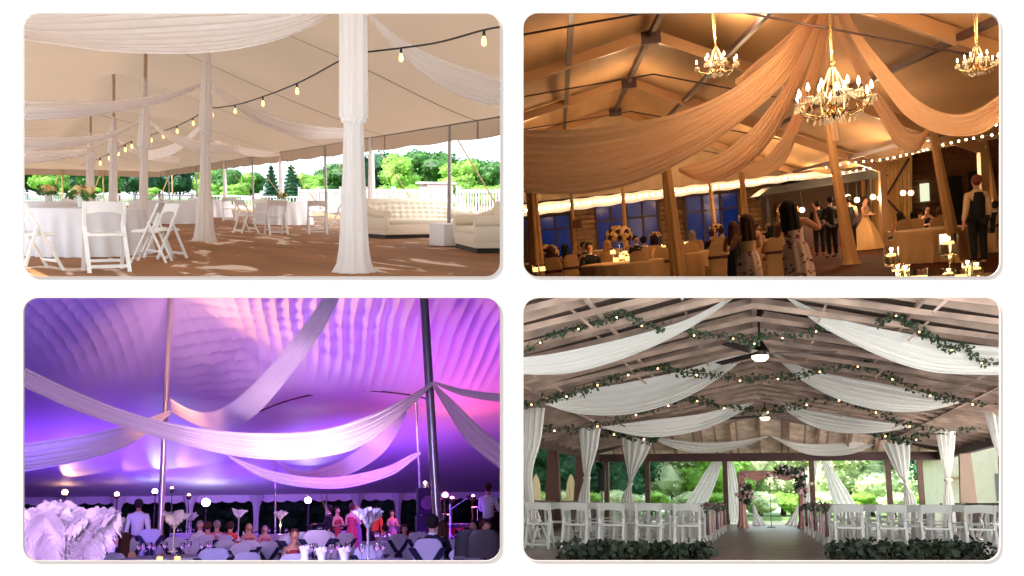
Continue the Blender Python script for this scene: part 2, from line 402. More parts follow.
def seam(m, period, axis, w, dark, col):
    nt = m.node_tree; b = nt.nodes['Principled BSDF']; tr = [n for n in nt.nodes if n.type == 'BSDF_TRANSLUCENT'][0]
    t = nt.nodes.new('ShaderNodeTexCoord'); s = nt.nodes.new('ShaderNodeSeparateXYZ'); a = nt.nodes.new('ShaderNodeMath'); a.operation = 'PINGPONG'; a.inputs[1].default_value = period/2
    c = nt.nodes.new('ShaderNodeMath'); c.operation = 'LESS_THAN'; c.inputs[1].default_value = w
    nt.links.new(t.outputs['Object'], s.inputs[0]); nt.links.new(s.outputs[axis], a.inputs[0]); nt.links.new(a.outputs[0], c.inputs[0])
    mx = nt.nodes.new('ShaderNodeMixRGB'); mx.inputs[1].default_value = (*col, 1); mx.inputs[2].default_value = (*dark, 1)
    nt.links.new(c.outputs[0], mx.inputs[0]); nt.links.new(mx.outputs[0], b.inputs['Base Color']); nt.links.new(mx.outputs[0], tr.inputs[0])
seam(M_can, 6.2, 1, .05, (.13, .09, .06), (.345, .245, .17))
can = empty('tent_canopy', 'peach white underside of the big pole tent roof by day', 'tent canopy', TL, (0, 0, 0))
def cf(u, v):
    y = 8+(YF-8)*u; xp = px_at(y); xr = rimx(y); xl = xp-(xr-xp)*1.15; xl = max(xl, (4.2-.87*y)/.49); x = xl+(xr-xl)*v
    return (x, y, canz(x, y) + .02*noise.noise(Vector((x*.8, y*.5, 0))))
MB().grid(cf, 150, 50).build('roof_cloth', M_can, can)
def val(u, v):   # scalloped valance on the right rim and far rim
    y = 8+(YF-8)*u; s = .36+.05*abs(math.sin(y*1.1)); return (rimx(y)+.02, y, ZR-s*v)
MB().grid(val, 200, 2).build('valance', M_can, can)
xr_ = rimx(YF)
MB().grid(lambda u, v: (xr_-34*u, YF, ZR-(.42+.05*abs(math.sin(u*30)))*v), 120, 2).build('valance', M_can, can)
MB().tube([(rimx(8+70*i/40)-.02, 8+70*i/40, ZR) for i in range(41)], .02, 6).build('rim_rope', mat('seam_rope', (.2, .15, .12), .9), can)
# poles
M_pole = mat('tan_metal_pole', hexcol(175, 150, 120), .5, .3)
M_pw = mat('white_pole', (.75, .74, .76), .5)
M_sheer = mat('white_sheer', (.98, .95, .94), .8, trans=.5)
def drape_tube(pan, loc, top, prof, m, name, label, folds=9, cat='drape', amp=.10, group=None, ties=()):
    """prof [(z, radius)]; leans from loc to top (x,y offset at the highest z)"""
    r = empty(name, label, cat, pan, loc, group=group); zt = prof[0][1] if False else max(z for z, _ in prof)
    pr = []
    for (z0, r0), (z1, r1) in zip(prof, prof[1:]):
        for i in range(6): pr.append((r0+(r1-r0)*i/6, z0+(z1-z0)*i/6))
    pr.append((prof[-1][1], prof[-1][0]))
    ax = lambda z: (top[0]*z/zt, top[1]*z/zt)
    MB().lathe(pr, n=folds*8, ax=ax, fold=(folds, amp)).build('gathered_cloth', m, r)
    for z, rr in ties:
        MB().lathe([(rr*.8, z-.05), (rr*1.1, z-.03), (rr*1.18, z), (rr*1.1, z+.03), (rr*.8, z+.05)], n=60, ax=ax, fold=(17, .12)).build('tie_band', m, r)
    return r
def pole_to(pan, loc, z, r, m, label, x_top=None, name='tent_pole', group=None):
    """upright pole whose head may stand slightly off plumb so that it meets its pixel column"""
    e = empty(name, label, 'pole', pan, loc, group=group); dx = 0
    if x_top is not None:
        p = pan.pix((loc[0], loc[1], z)); dx = (x_top-p[0])*p[2]/F
    MB().tube([(0, 0, 0), (dx, 0, z)], r, 12).build('shaft', m, e)
    MB().lathe([(r*2.2, 0), (r*2.2, .02), (r*1.1, .05)], n=16).build('foot_plate', m, e)
    return dx
dr = []
for (p, topx, nm, pr, rad) in ((poles[0], 353, 'nearest and widest sheer drape gathered down the centre pole beside the loveseat', [(4.6, .15), (3.4, .165), (2.02, .175), (1.95, .12), (1.3, .135), (.35, .18), (.12, .21), (0, .27)], .05),
                          (poles[1], 207, 'sheer drape down the second centre pole, flaring onto the rug', [(4.6, .04), (3.9, .07), (2.4, .14), (2.3, .085), (1.2, .11), (.3, .18), (.08, .21), (0, .26)], .045),
                          (poles[2], 145, 'sheer drape on the pole behind the nearest round table', [(4.1, .03), (3.0, .10), (2.2, .16), (2.1, .09), (1.0, .1), (0, .14)], .045),
                          (poles[3], 113, 'slimmer sheer drape on the fourth centre pole', [(3.5, .03), (2.9, .11), (2.3, .15), (2.2, .10), (0, .14)], .045),
                          (poles[4], 90, 'farthest sheer pole drape at the left of the tent', [(3.4, .04), (2.9, .13), (2.3, .18), (2.2, .13), (0, .17)], .045)):
    zt = canz(p.x, p.y); dx = pole_to(TL, p, zt, rad, M_pole, 'tan centre pole inside the '+' '.join(nm.split()[:11]), topx)
    dr.append((p, dx)); ztop = pr[0][0]; k = min(1, ztop/zt)
    drape_tube(TL, p, (dx*k, 0), pr, M_sheer, 'pole_drape', nm, ties=((2.27 if pr[0][0] < 4.6 or p is poles[1] else 1.98, pr[3][1]*1.1),))
# rim poles with guy straps
M_strap = mat('tan_strap', hexcol(205, 180, 130), .8)
def rim_at(px):   # point on the right rim seen at pixel column px
    lo, hi = 4., 77.
    for _ in range(50):
        md = (lo+hi)/2
        if TL.pix((rimx(md), md, ZR))[0] > px: lo = md
        else: hi = md
    return Vector((rimx(lo), lo, 0))
for i, (px, w, tx) in enumerate(((449, 0, 450), (371, 1, 370), (325, 0, 325), (280.5, 1, 281), (252, 0, 252), (224, 1, 224), (196, 0, 196), (168, 0, 168))):
    q = rim_at(px); 
    where = ('right of the loveseat', 'just right of the widest drape', 'left of the widest drape', 'behind the middle round table', 'left of the middle round table', 'right of the second centre pole', 'near the second centre pole', 'far left side of the tent')[i]
    pole_to(TL, q, ZR, .045, M_pw if w else mat('grey_pole', hexcol(150, 145, 140), .5, .3), 'slim rim pole '+where, tx, 'rim_pole')
    if w: drape_tube(TL, q, (0, 0), [(2.6, .03), (2.2, .08), (1.6, .09), (.5, .11), (0, .16)], M_sheer, 'pole_drape', 'short white drape on the rim pole '+where, 7)
    if i < 6:
        a = Vector((q.x, q.y, ZR)); b = a+Vector((1.9, .3, -2.5)); mb = MB().beam(a, b, .05, .012)
        tag(mb.build('guy_strap', M_strap, pan=TL, smooth=False), 'tan guy strap slanting down outside the rim pole '+where, 'strap')
# far rim poles left
for i, px in enumerate((62, 103, 172)):
    p = TL.Yp(px, 190, YF); p.z = 0; pole_to(TL, p, ZR, .05, M_strap, 'thin far rim pole %s of the left fence' % ('at the left end', 'before the middle', 'at the right end')[i], px, 'rim_pole')
    mb = MB().beam((p.x, p.y, ZR), (p.x-.9, p.y+2.5, 0), .07, .02); tag(mb.build('guy_strap', M_strap, pan=TL), 'tan strap %s behind the far rim on the left' % ('first', 'second', 'third')[i], 'strap')
# swags ----------------------------------------------------------------
tie = {}
S = lambda up, lo, lab, **k: swag(TL, 'ceiling_swag', up, lo, M_sheer, lab, 'drape', **k)
S([(-10, 18, 13), (60, 6, 12.8), (170, -6, 12.5), (280, -8, 12.3), (352, -14, 12.2)], [(-10, 33, 13), (50, 43, 12.5), (120, 52, 12.2), (200, 53, 12), (262, 44, 12), (310, 27, 12), (353, 0, 12.2)], 'broadest sheer swag sweeping across the top left of the tent', folds=9, amp=.07)
S([(362, 5, 12.2), (400, 38, 13.5), (450, 62, 14.5), (520, 84, 15.5)], [(360, 6, 12.2), (395, 47, 13.3), (440, 85, 14.3), (480, 103, 15), (520, 110, 15.5)], 'sheer swag running from the widest pole drape to the right edge', folds=6, amp=.06)
S([(206, 81, 20.5), (165, 93, 20), (110, 101, 19.5), (60, 101, 19), (0, 99, 18)], [(206, 84, 20.5), (165, 102, 20), (110, 113, 19.5), (60, 119, 19), (0, 122, 18)], 'sheer swag from the second centre pole to the left edge', folds=6, amp=.11, bulge=.4)
S([(209, 83, 20.5), (240, 100, 21.5), (280, 118, 22), (320, 126, 22), (350, 128, 21)], [(209, 86, 20.5), (235, 108, 21.5), (270, 128, 22), (310, 138, 22), (350, 138, 21)], 'sheer swag from the second centre pole towards the widest drape', folds=5, amp=.11, bulge=.4)
S([(143, 119, 25), (110, 132, 24.5), (70, 137, 24), (0, 136, 23)], [(143, 122, 25), (110, 138, 24.5), (70, 146, 24), (0, 152, 23)], 'third sheer swag on the left, below the second one', folds=5, amp=.12, bulge=.4)
S([(148, 119, 25), (170, 132, 26), (200, 141, 27), (240, 146, 28)], [(148, 122, 25), (170, 140, 26), (200, 151, 27), (240, 154, 28)], 'sheer swag from the third pole passing behind the second drape', folds=5, amp=.12, bulge=.4)
S([(113, 136, 32), (90, 147, 32), (60, 150, 31), (0, 150, 30)], [(113, 138, 32), (90, 153, 32), (60, 160, 31), (0, 166, 30)], 'lowest sheer swag at the far left of the tent', folds=4, amp=.12)
S([(116, 137, 32), (130, 146, 33), (150, 152, 34), (180, 157, 36)], [(116, 139, 32), (130, 152, 33), (150, 160, 34), (180, 164, 36)], 'small far swag right of the fourth centre pole', folds=4, amp=.12)
S([(206, 120, 26), (180, 140, 28), (160, 148, 30), (146, 150, 32)], [(206, 124, 26), (180, 150, 28), (160, 158, 30), (146, 160, 32)], 'small far swag left of the second drape', folds=4, amp=.12)
S([(214, 140, 27), (240, 147, 30), (262, 150, 32), (280, 150, 34)], [(214, 144, 27), (240, 154, 30), (262, 157, 32), (280, 156, 34)], 'small far swag right of the second drape ending at a rim pole', folds=4, amp=.12)
# string lights
M_wire = mat('black_wire', (.01, .01, .01), .6)
M_bulb = mat('warm_bulb_glass', (.9, .7, .3), .2, emit=(1, .62, .16), es=2.2)
def string_lights(pts, bulbs, label, br):
    P = [TL.P(*p) for p in pts]; base = P[0].copy(); base.z -= .3
    e = empty('string_light', label, 'string light', TL, base)
    MB().tube([cr_(P, i/40)-base for i in range(41)], .012, 6).build('wire', M_wire, e)
    for (px, d, s) in bulbs:
        s *= .68
        t = min(range(201), key=lambda i: abs(TL.pix(cr_(P, i/200))[0]-px))/200; q = cr_(P, t)-base
        b = MB().lathe([(.012*s, 0), (.022*s, -.01*s), (.024*s, -.09*s)], c=q, n=10).build('socket', M_wire, e)
        MB().lathe([(.018*s, -.09*s), (.032*s, -.13*s), (.042*s, -.18*s), (.034*s, -.22*s), (.008*s, -.24*s)], c=q, n=12).build('bulb', M_bulb, b)
string_lights([(512, 25, 11.5), (484, 30, 11.6), (440, 42, 11.8), (401, 48, 12), (358, 53, 12.2)], [(484, 11.6, 1.25), (401, 12, 1.1)], 'black wire of warm bulbs at the upper right of the day tent', 1)
string_lights([(352, 56, 12.2), (341, 60, 12.5), (300, 82, 14.5), (262, 97, 17), (235, 105, 19), (206, 109, 20.5)], [(341.5, 12.5, 1.1), (297, 14.5, 1.1), (262.5, 17, 1.1), (235, 19, 1.1), (212, 20, 1.2)], 'black wire of warm bulbs between the widest and the second drape', 1)
string_lights([(205, 111, 20.5), (193, 118, 22), (177, 126, 24), (163, 131, 26), (150, 135, 28), (140, 136, 30)], [(193, 0, 1.1), (177, 0, 1.2), (163, 0, 1.3), (151, 0, 1.4), (141, 0, 1.5)], 'bulb wire receding left of the second drape', 1)
string_lights([(132, 141, 30), (124, 145, 32), (115, 150, 36), (100, 158, 44), (80, 166, 60)], [(131.5, 0, 1.5), (125, 0, 1.6), (118, 0, 1.7), (109, 0, 1.8), (100, 0, 2.2), (90, 0, 2.6)], 'farthest bulb wire dwindling at the left of the tent', 1)
# fences
M_fence = mat('white_vinyl', (.50, .50, .53), .45)
def fence(a, b, top, label, step=.14, post=2.6, gap=()):
    a = Vector(a); b = Vector(b); base = a.copy(); L = (b-a).length; d = (b-a)/L
    e = empty('picket_fence', label, 'fence', TL, base)
    mb = MB(); k = 0
    while k*step < L:
        p = d*(k*step); mb.box((p.x, p.y, (top-.06)/2), (.05, .05, top-.06), rz=math.atan2(d.y, d.x)); k += 1
    mb.build('picket_panel', M_fence, e, smooth=False)
    for z in (.10, top*.88): MB().beam((0, 0, z), d*L+Vector((0, 0, z)), .06, .09).build('rail', M_fence, e, smooth=False)
    n = int(L/post)
    for i in range(n+1):
        p = d*(L*i/n); MB().box((p.x, p.y, top/2), (.14, .14, top+.04), rz=math.atan2(d.y, d.x)).box((p.x, p.y, top+.05), (.18, .18, .05)).build('post', M_fence, e, smooth=False)
fA, fB, fC = TL.G(520, 222.5), TL.G(300, 211), TL.G(250, 206)
fD = TL.G(8, 201.5)
fence(fA, TL.G(458, 219.5), 1.42, 'near white picket fence at the right of the sofas', .21, 3)
fence(TL.G(425, 218), fB, 1.42, 'white picket fence behind the loveseat running off to the left', .2, 3)
fence(fD, fB, .98, 'far white picket fence across the left of the tent', .36, 4.)
pc = TL.G(440, 221)
e = empty('gate_pillar', 'broad white pillar in the fence right of the loveseat', 'pillar', TL, pc)
MB().box((0, .4, .75), (1.2, .8, 1.5), bevel=.02).build('body', M_fence, e, smooth=False); MB().box((0, .4, 1.56), (1.45, 1.0, .1), bevel=.02).build('cap', M_fence, e, smooth=False); MB().box((0, -.01, .7), (.8, .03, .8)).build('panel', M_fence, e, smooth=False)
# trees beyond
def tl_tree(T, px, top, d, lab, wide=1.0, h0=6.):
    p = TL.P(px, 200, d); p.z = -.1; z = TL.zat(p, top)+.1; s = z/(h0*.97); T.put(TL, p, px*1.7, lab, 'trees beyond the white fence', (s*wide*1.25, s*wide, s))
for i, (px, top, d, T, w) in enumerate([(28, 158, 112, T_dark, 1.1), (52, 160, 108, T_bright, 1), (75, 158, 116, T_dark, 1.1), (98, 160, 106, T_round, 1), (120, 158, 114, T_bright, 1), (140, 158, 110, T_dark, 1), (160, 157, 116, T_round, 1.1), (180, 157, 112, T_dark, 1), (207, 164, 120, T_bright, .9),
        (225, 166, 112, T_round, 1), (240, 172, 118, T_bright, 1), (254, 170, 124, T_round, 1), (272, 166, 112, T_con, 1), (292, 166, 108, T_con, 1.15), (312, 172, 120, T_bright, 1.1), (330, 166, 126, T_round, 1.1), (345, 160, 126, T_round, 1.1),
        (366, 158, 118, T_con, 1), (384, 150, 122, T_dark, 1.1), (400, 152, 112, T_bright, 1), (420, 147, 120, T_round, 1.1), (441, 148, 118, T_round, 1.15), (458, 158, 108, T_bright, .9), (474, 155, 116, T_round, 1.1), (494, 158, 110, T_round, 1.0), (512, 160, 112, T_bright, 1)]):
    nm = {id(T_dark): 'dark green tree', id(T_bright): 'bright yellow green bushy tree', id(T_round): 'mid green rounded tree', id(T_con): 'dark pointed conifer'}[id(T)]
    tl_tree(T, px, top, d, '%s beyond the fence, %s tree from the left' % (nm, ['1st', '2nd', '3rd'][i] if i < 3 else '%dth' % (i+1)), w, 7. if T is T_con else 6.)
for i, (px, top, d) in enumerate([(60, 186, 100), (95, 186, 100), (150, 186, 100), (208, 182, 96), (232, 182, 96), (318, 184, 94), (350, 184, 92), (392, 184, 84), (416, 183, 80), (478, 183, 70), (496, 182, 68)]):
    p = TL.P(px, 200, d); p.z = -.1; z = TL.zat(p, top); s = z/5.8
    T_bright.put(TL, p, px, 'low bright bush right behind the fence, bush %s from the left' % (ORD[i]), 'bushes behind the fence', (s*1.5, s*1.5, s))['category'] = 'bush'
# tables and chairs
FC = folding_chair(M_chair, M_chair)
def tl_table(px, wpx, ytop, H, label, folds=22):
    # H table height; ytop pixel row of its top
    p = TL.G(px, ytop, H); d = TL.pix(p)[2]; R = wpx*d/F/2; p.z = 0
    t = cloth_table('round_table', label, R*.93, H, folds, mat('tablecloth_white', (.86, .85, .90), .85, trans=.1)); setpos(t, TL, p); return p, R, d
p1, R1, _ = tl_table(86, 118, 207.5, .76, 'nearest round table under a long white cloth at the lower left')
p2, R2, _ = tl_table(168, 78, 200.5, .76, 'round cloth table behind the nearest one, right of the pole drape', 18)
p3, R3, _ = tl_table(283, 56, 202, .76, 'middle round table under a white cloth in the centre of the tent', 18)
p4, R4, _ = tl_table(213, 34, 199.5, .76, 'small far round table right of the second drape', 14)
p5, R5, _ = tl_table(48, 60, 201.5, .76, 'far cloth table behind the nearest round table', 14)
def ch(px, py, rz, lab, s=1.0): 
    g = TL.G(px, py); FC.put(TL, g, rz, lab, scale=s)
ch(106, 271, .08, 'white folding chair seen from behind at the nearest round table', 1.04)
ch(38, 270, -1.2, 'white folding chair cut by the left edge, side on to the nearest table', 1.02)
ch(150, 262, 1.25, 'white folding chair side on, right of the nearest table', 1.0)
ch(164, 258, 1.9, 'white folding chair behind the side-on one, right of the nearest table', .98)
ch(192, 222, .5, 'small white folding chair left of the second pole drape')
ch(230, 221, -.3, 'small white folding chair at the far round table right of the second drape')
ch(247, 233, -1.3, 'white folding chair at the left side of the middle round table')
ch(276, 234.5, .05, 'white folding chair with its back to us at the middle table')
ch(317, 234, -.15, 'second white folding chair backing us, right half of the middle table')
ch(337, 229, 1.2, 'white folding chair at the right side of the middle round table')
ch(262, 226, 2.9, 'white folding chair behind the middle round table')
ch(495, 228, -.8, 'white folding chair far behind the right sofa') if False else None
ch(70, 232, 2.6, 'white folding chair on the far side of the nearest round table')
# centrepieces
M_gl = mat('clear_glass', (1, 1, 1), .03, glass=1)
def centre(pan, loc, label, s=1, rose=hexcol(232, 205, 140)):
    e = empty('floral_centerpiece', label, 'flowers', pan, loc)
    MB().lathe([(.05*s, 0), (.055*s, .12*s), (.06*s, .16*s)], n=14).build('vase', mat('frosted_vase', (.8, .82, .8), .2), e)
    mb = MB(); gb = MB()
    for i in range(9):
        a = i*2.4; r = .13*s*math.sqrt((i+.5)/9); mb.ball((r*math.cos(a), r*math.sin(a), .2*s+.03*s*math.cos(i)), .05*s, 2, nz=.4, seed=i, nf=5)
    leafy(gb, (0, 0, .18*s), .15*s, 60, .08*s, (1.2, 1.2, .5))
    mb.build('blossoms', mat('cream_roses', rose, .7), e); gb.build('greenery', M_leaf, e, smooth=False)
centre(TL, p1+Vector((-.05, .1, .765)), 'cream flowers and greenery on the nearest round table', 1.3)
centre(TL, p5+Vector((.0, 0, .765)), 'pale flowers on the far left cloth table', 1.5)
centre(TL, p3+Vector((0, 0, .765)), 'small flowers on the middle round table', 1.1)
centre(TL, p5+Vector((-1.3, 0, .765)), 'pale flowers at the left end of the far cloth table', 1.5)
# sofas
M_sofa = mat('cream_leather', hexcol(238, 226, 206), .4)
M_sofa2 = mat('cream_leather_tufted', hexcol(238, 226, 208), .4)
M_plinth = mat('black_plinth', (.012, .011, .01), .5)
def sofa(name, label, loc, rz, w=1.75, depth=.85):
    """rolled-arm tufted sofa; front towards -Y"""
    e = empty(name, label, 'sofa', TL, loc, rz)
    MB().box((0, 0, .05), (w-.08, depth-.08, .10)).build('plinth', M_plinth, e, smooth=False)
    MB().box((0, 0, .21), (w-.04, depth-.02, .24), bevel=.02).build('seat_base', M_sofa, e)
    MB().box((0, -.07, .385), (w-.36, depth-.16, .13), bevel=.05).build('seat_cushion', M_sofa, e)
    def tuft(u, v):
        x = (u-.5)*(w-.1); z = .42+.44*v
        b = .03*abs(math.sin(u*14*PI/1)+math.sin(v*5*PI)*1)*.5
        k = math.cos((u*13+v*4)*PI)*math.cos((u*13-v*4)*PI)
        return (x, depth/2-.24+.12*v-.02*k, z - .06*(abs(u-.5)*2)**4)
    mb = MB().grid(tuft, 110, 30); rr = bmesh.ops.extrude_face_region(mb.b, geom=list(mb.b.faces)); bmesh.ops.translate(mb.b, vec=(0, .2, -.0), verts=[v for v in rr['geom'] if isinstance(v, bmesh.types.BMVert)])
    bk = mb.build('tufted_backrest', M_sofa2, e)
    MB().tube([(-w/2+.05, depth/2-.04, .86), (w/2-.05, depth/2-.04, .86)], .085, 14).build('top_roll', M_sofa, e)
    mb = MB()
    for r_ in range(4):
        for c in range(13 if r_ % 2 else 12):
            u = (c+(.5 if r_ % 2 == 0 else 0))/12.; v = .2+.22*r_
            mb.ball(((u-.5)*(w-.14), depth/2-.255+.12*v, .42+.44*v), .011, 1)
    mb.build('tufting_buttons', M_sofa, bk)
    for s in (-1, 1):
        ab = MB().box((s*(w/2-.07), -.02, .36), (.14, depth-.02, .30), bevel=.02)
        ar = ab.build('arm', M_sofa, e)
        pts = [(s*(w/2-.09), -depth/2+.0, .55), (s*(w/2-.09), 0, .56), (s*(w/2-.09), depth/2-.15, .66), (s*(w/2-.09), depth/2-.03, .80)]
        MB().tube(pts, [.115, .115, .11, .09], 16).build('arm_roll', M_sofa, ar)
sL = TL.G(419, 237); sofa('loveseat', 'cream tufted loveseat with rolled arms and black plinth', sL, .2, 2.65, 1.0)
sR = TL.G(504, 253)+Vector((.1, .85, 0)); sofa('sofa', 'cream sofa cut off by the right edge of the day tent view', sR, -1.8, 1.9, .95)
oq = TL.G(446, 246); e = empty('ottoman_cube', 'white cube ottoman between the loveseat and the right sofa', 'ottoman', TL, oq, .25)
MB().box((0, 0, .235), (.50, .50, .45), bevel=.025).build('padded_body', mat('white_vinyl_pad', (.83, .82, .84), .4), e); MB().box((0, 0, .006), (.44, .44, .012)).build('base', M_plinth, e, smooth=False)
bench = TL.G(433, 228); 
# ================================================================== LOWER RIGHT: timber pavilion set for a ceremony
light('AREA', BR, (4.2, 5.2, 1.2), 520, (1, .95, .88), 3.2, (-1, 24, 1.0)); light('AREA', BR, (10.5, 24, 1.6), 1500, (1, .96, .9), 5, (0, 25, 2.2)); light('AREA', BR, (12.5, 36, 1.8), 900, (1, .97, .92), 5, (0, 36, 2.4))   # area lamps added out of view to brighten the pavilion like open-side daylight
def plank_mat(name, c1, c2, axis, w, rough=.6, groove=.35, stretch=(1, 1, 1)):
    m = mat(name, c1, rough, noise_=.25, nscale=3, stretch=stretch, col2=c2); nt = m.node_tree; b = nt.nodes['Principled BSDF']
    t = nt.nodes.new('ShaderNodeTexCoord'); s = nt.nodes.new('ShaderNodeSeparateXYZ'); a = nt.nodes.new('ShaderNodeMath'); a.operation = 'PINGPONG'; a.inputs[1].default_value = w/2
    c = nt.nodes.new('ShaderNodeMath'); c.operation = 'LESS_THAN'; c.inputs[1].default_value = w*.05
    nt.links.new(t.outputs['Object'], s.inputs[0]); nt.links.new(s.outputs[axis], a.inputs[0]); nt.links.new(a.outputs[0], c.inputs[0])
    old = b.inputs['Base Color'].links[0].from_socket; mx = nt.nodes.new('ShaderNodeMixRGB'); mx.inputs[2].default_value = (*[v*groove for v in c1], 1)
    nt.links.new(old, mx.inputs[1]); nt.links.new(c.outputs[0], mx.inputs[0]); nt.links.new(mx.outputs[0], b.inputs['Base Color']); return m
M_deck = plank_mat('deck_boards', hexcol(104, 82, 76), hexcol(132, 108, 100), 1, .28, .38)
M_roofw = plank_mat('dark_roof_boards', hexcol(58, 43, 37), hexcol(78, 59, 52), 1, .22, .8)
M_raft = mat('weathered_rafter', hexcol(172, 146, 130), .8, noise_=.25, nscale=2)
M_lightw = plank_mat('pale_roof_boards', hexcol(238, 205, 178), hexcol(245, 220, 198), 0, .9, .7, .45)  # light wood, paled further in place of daylight from beyond the hip
M_beam = mat('dark_brown_beam', hexcol(74, 46, 44), .6, noise_=.2, nscale=2)
M_post = mat('brown_post', hexcol(98, 66, 54), .6, noise_=.2, nscale=2)
M_gravel = mat('pale_gravel', hexcol(205, 198, 160), .9, noise_=.2, nscale=2)
M_lawn2 = mat('lawn_green', hexcol(120, 150, 80), .9, noise_=.3, nscale=2)
YB = 40.; XE = 7.0; ZE = 3.0; ZR2 = 4.62; YH = 36.4
sheet('floor', BR, [(-9, 12.5, 0), (9, 12.5, 0), (9, YB+.3, 0), (-9, YB+.3, 0)], M_deck, 'timber deck of the ceremony pavilion')
sheet('floor', BR, [(-30, YB+.3, -.25), (60, YB+.3, -.25), (80, 62, -.25), (-40, 62, -.25)], M_gravel, 'pale gravel strip beyond the pavilion deck')
sheet('floor', BR, [(-50, 62, -.25), (80, 62, -.25), (110, 130, -.25), (-60, 130, -.25)], M_lawn2, 'lawn beyond the pavilion')
rf = empty('pavilion_roof', 'dark timber gable roof with rafters and trusses over the ceremony', 'roof', BR, (0, 0, 0))
for s in (-1, 1):
    mb = MB(); mb.quad((0, 12, ZR2), (s*XE*1.12, 12, ZE-.15), (s*XE*1.12, YB+.8, ZE-.15), (0, YH, ZR2)); r = bmesh.ops.extrude_face_region(mb.b, geom=list(mb.b.faces)); bmesh.ops.translate(mb.b, vec=(0, 0, .08), verts=[v for v in r['geom'] if isinstance(v, bmesh.types.BMVert)])
    mb.build('roof_boards', M_roofw, rf, smooth=False)
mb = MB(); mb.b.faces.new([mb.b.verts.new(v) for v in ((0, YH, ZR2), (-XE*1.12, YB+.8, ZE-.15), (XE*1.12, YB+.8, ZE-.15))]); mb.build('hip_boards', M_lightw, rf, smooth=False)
for i in range(13):
    x = -XE+2*XE*i/12; k = 1-abs(x)/XE
    if k > .08: MB().beam((x, YB+.1, ZE+.02), (x, YH+.1+(YB-YH)*(1-k), ZE+.02+(ZR2-ZE)*k-.1), .07, .12).build('hip_rafter', mat('pale_rafter', hexcol(176, 140, 116), .7), rf, smooth=False)
n = 0
zr = lambda x: ZR2-.1-(ZR2-ZE)*abs(x)/XE
for i in range(22):
    y = 12.2+i*1.13
    if y > YH-.2: break
    for s in (-1, 1):
        MB().beam((0, y, zr(0)), (s*XE*1.05, y, zr(XE*1.05)), .07, .17).build('rafter', M_raft, rf, smooth=False)
    if True:
        for s in (-1, 1):
            mb = MB().beam((0, y+.1, zr(0)-.30), (s*XE, y+.1, zr(XE)-.02), .05, .09)
            ch_ = mb.build('truss_chord', M_raft, rf, smooth=False)
        for x in (-4.5, -2.8, -1.2, 1.2, 2.8, 4.5) if i % 2 else (): MB().beam((x, y+.1, zr(x)), (x*.86, y+.1, zr(x)-.36), .04, .04, Vector((0, 1, 0))).build('truss_web', M_raft, rf, smooth=False)
MB().beam((0, 11.5, ZR2-.08), (0, YH, ZR2-.08), .09, .24).build('ridge_board', M_raft, rf, smooth=False)
for s in (-1, 1):
    for x in (2.4, 4.8):
        MB().beam((s*x, 12, zr(x)-.12), (s*x, YH, zr(x)-.12), .05, .07).build('purlin', M_raft, rf, smooth=False)
fb = empty('perimeter_beam', 'dark brown beam across the far side of the pavilion', 'beam', BR, (0, YB, ZE-.34)); MB().box((0, 0, .17), (XE*2+.3, .24, .34)).build('timber', M_beam, fb, smooth=False)
for s, nm in ((-1, 'left'), (1, 'right')):
    e = empty('perimeter_beam', 'dark brown eave beam down the %s side of the pavilion' % nm, 'beam', BR, (s*XE, 26, ZE-.34)); MB().box((0, 0, .17), (.24, 28, .34)).build('timber', M_beam, e, smooth=False)
def post(x, y, lab, w0=.20, w1=.20, m=M_post):
    e = empty('timber_post', lab, 'post', BR, (x, y, 0))
    MB().prism([(-w0/2, 0), (w0/2, 0), (w1/2, ZE-.34), (-w1/2, ZE-.34)], -.12, .12).build('shaft', m, e, smooth=False)
    MB().box((0, 0, .1), (w0+.08, .32, .2)).build('plinth', m, e, smooth=False)
for px, lab in ((607, 'at the far left corner'), (648, 'left of the tied curtains'), (726, 'left of the aisle behind the sheer'), (813, 'right of the arch'), (890, 'reddish, right half of the far side'), (922, 'at the far right corner')):
    p = BR.Yp(px, 500, YB); post(p.x, YB, 'slim far brown post '+lab)
for s, ys in ((-1, (24.8, 31, 36)), (1, (25.2, 29.6, 35.2))):
    for i, y in enumerate(ys): post(s*XE, y, 'wide tapered brown post, %s from the far end of the %s side' % (ORD[len(ys)-1-i], 'left' if s < 0 else 'right'), .62, .36, M_post if s < 0 else mat('tan_post', hexcol(176, 146, 126), .6))
# railings
for s, nm in ((-1, 'left'), (1, 'right')):
    e = empty('slatted_railing', 'dark brown slatted railing along the %s side of the deck' % nm, 'railing', BR, (s*(XE-.05), 26, 0)); mb = MB()
    for i in range(100): mb.box((0, -13.8+i*.28, .45), (.04, .11, .8))
    mb.build('slats', M_beam, e, smooth=False); MB().box((0, 0, .90), (.12, 28, .07)).build('top_rail', M_post, e, smooth=False); MB().box((0, 0, .08), (.1, 28, .07)).build('bottom_rail', M_beam, e, smooth=False)
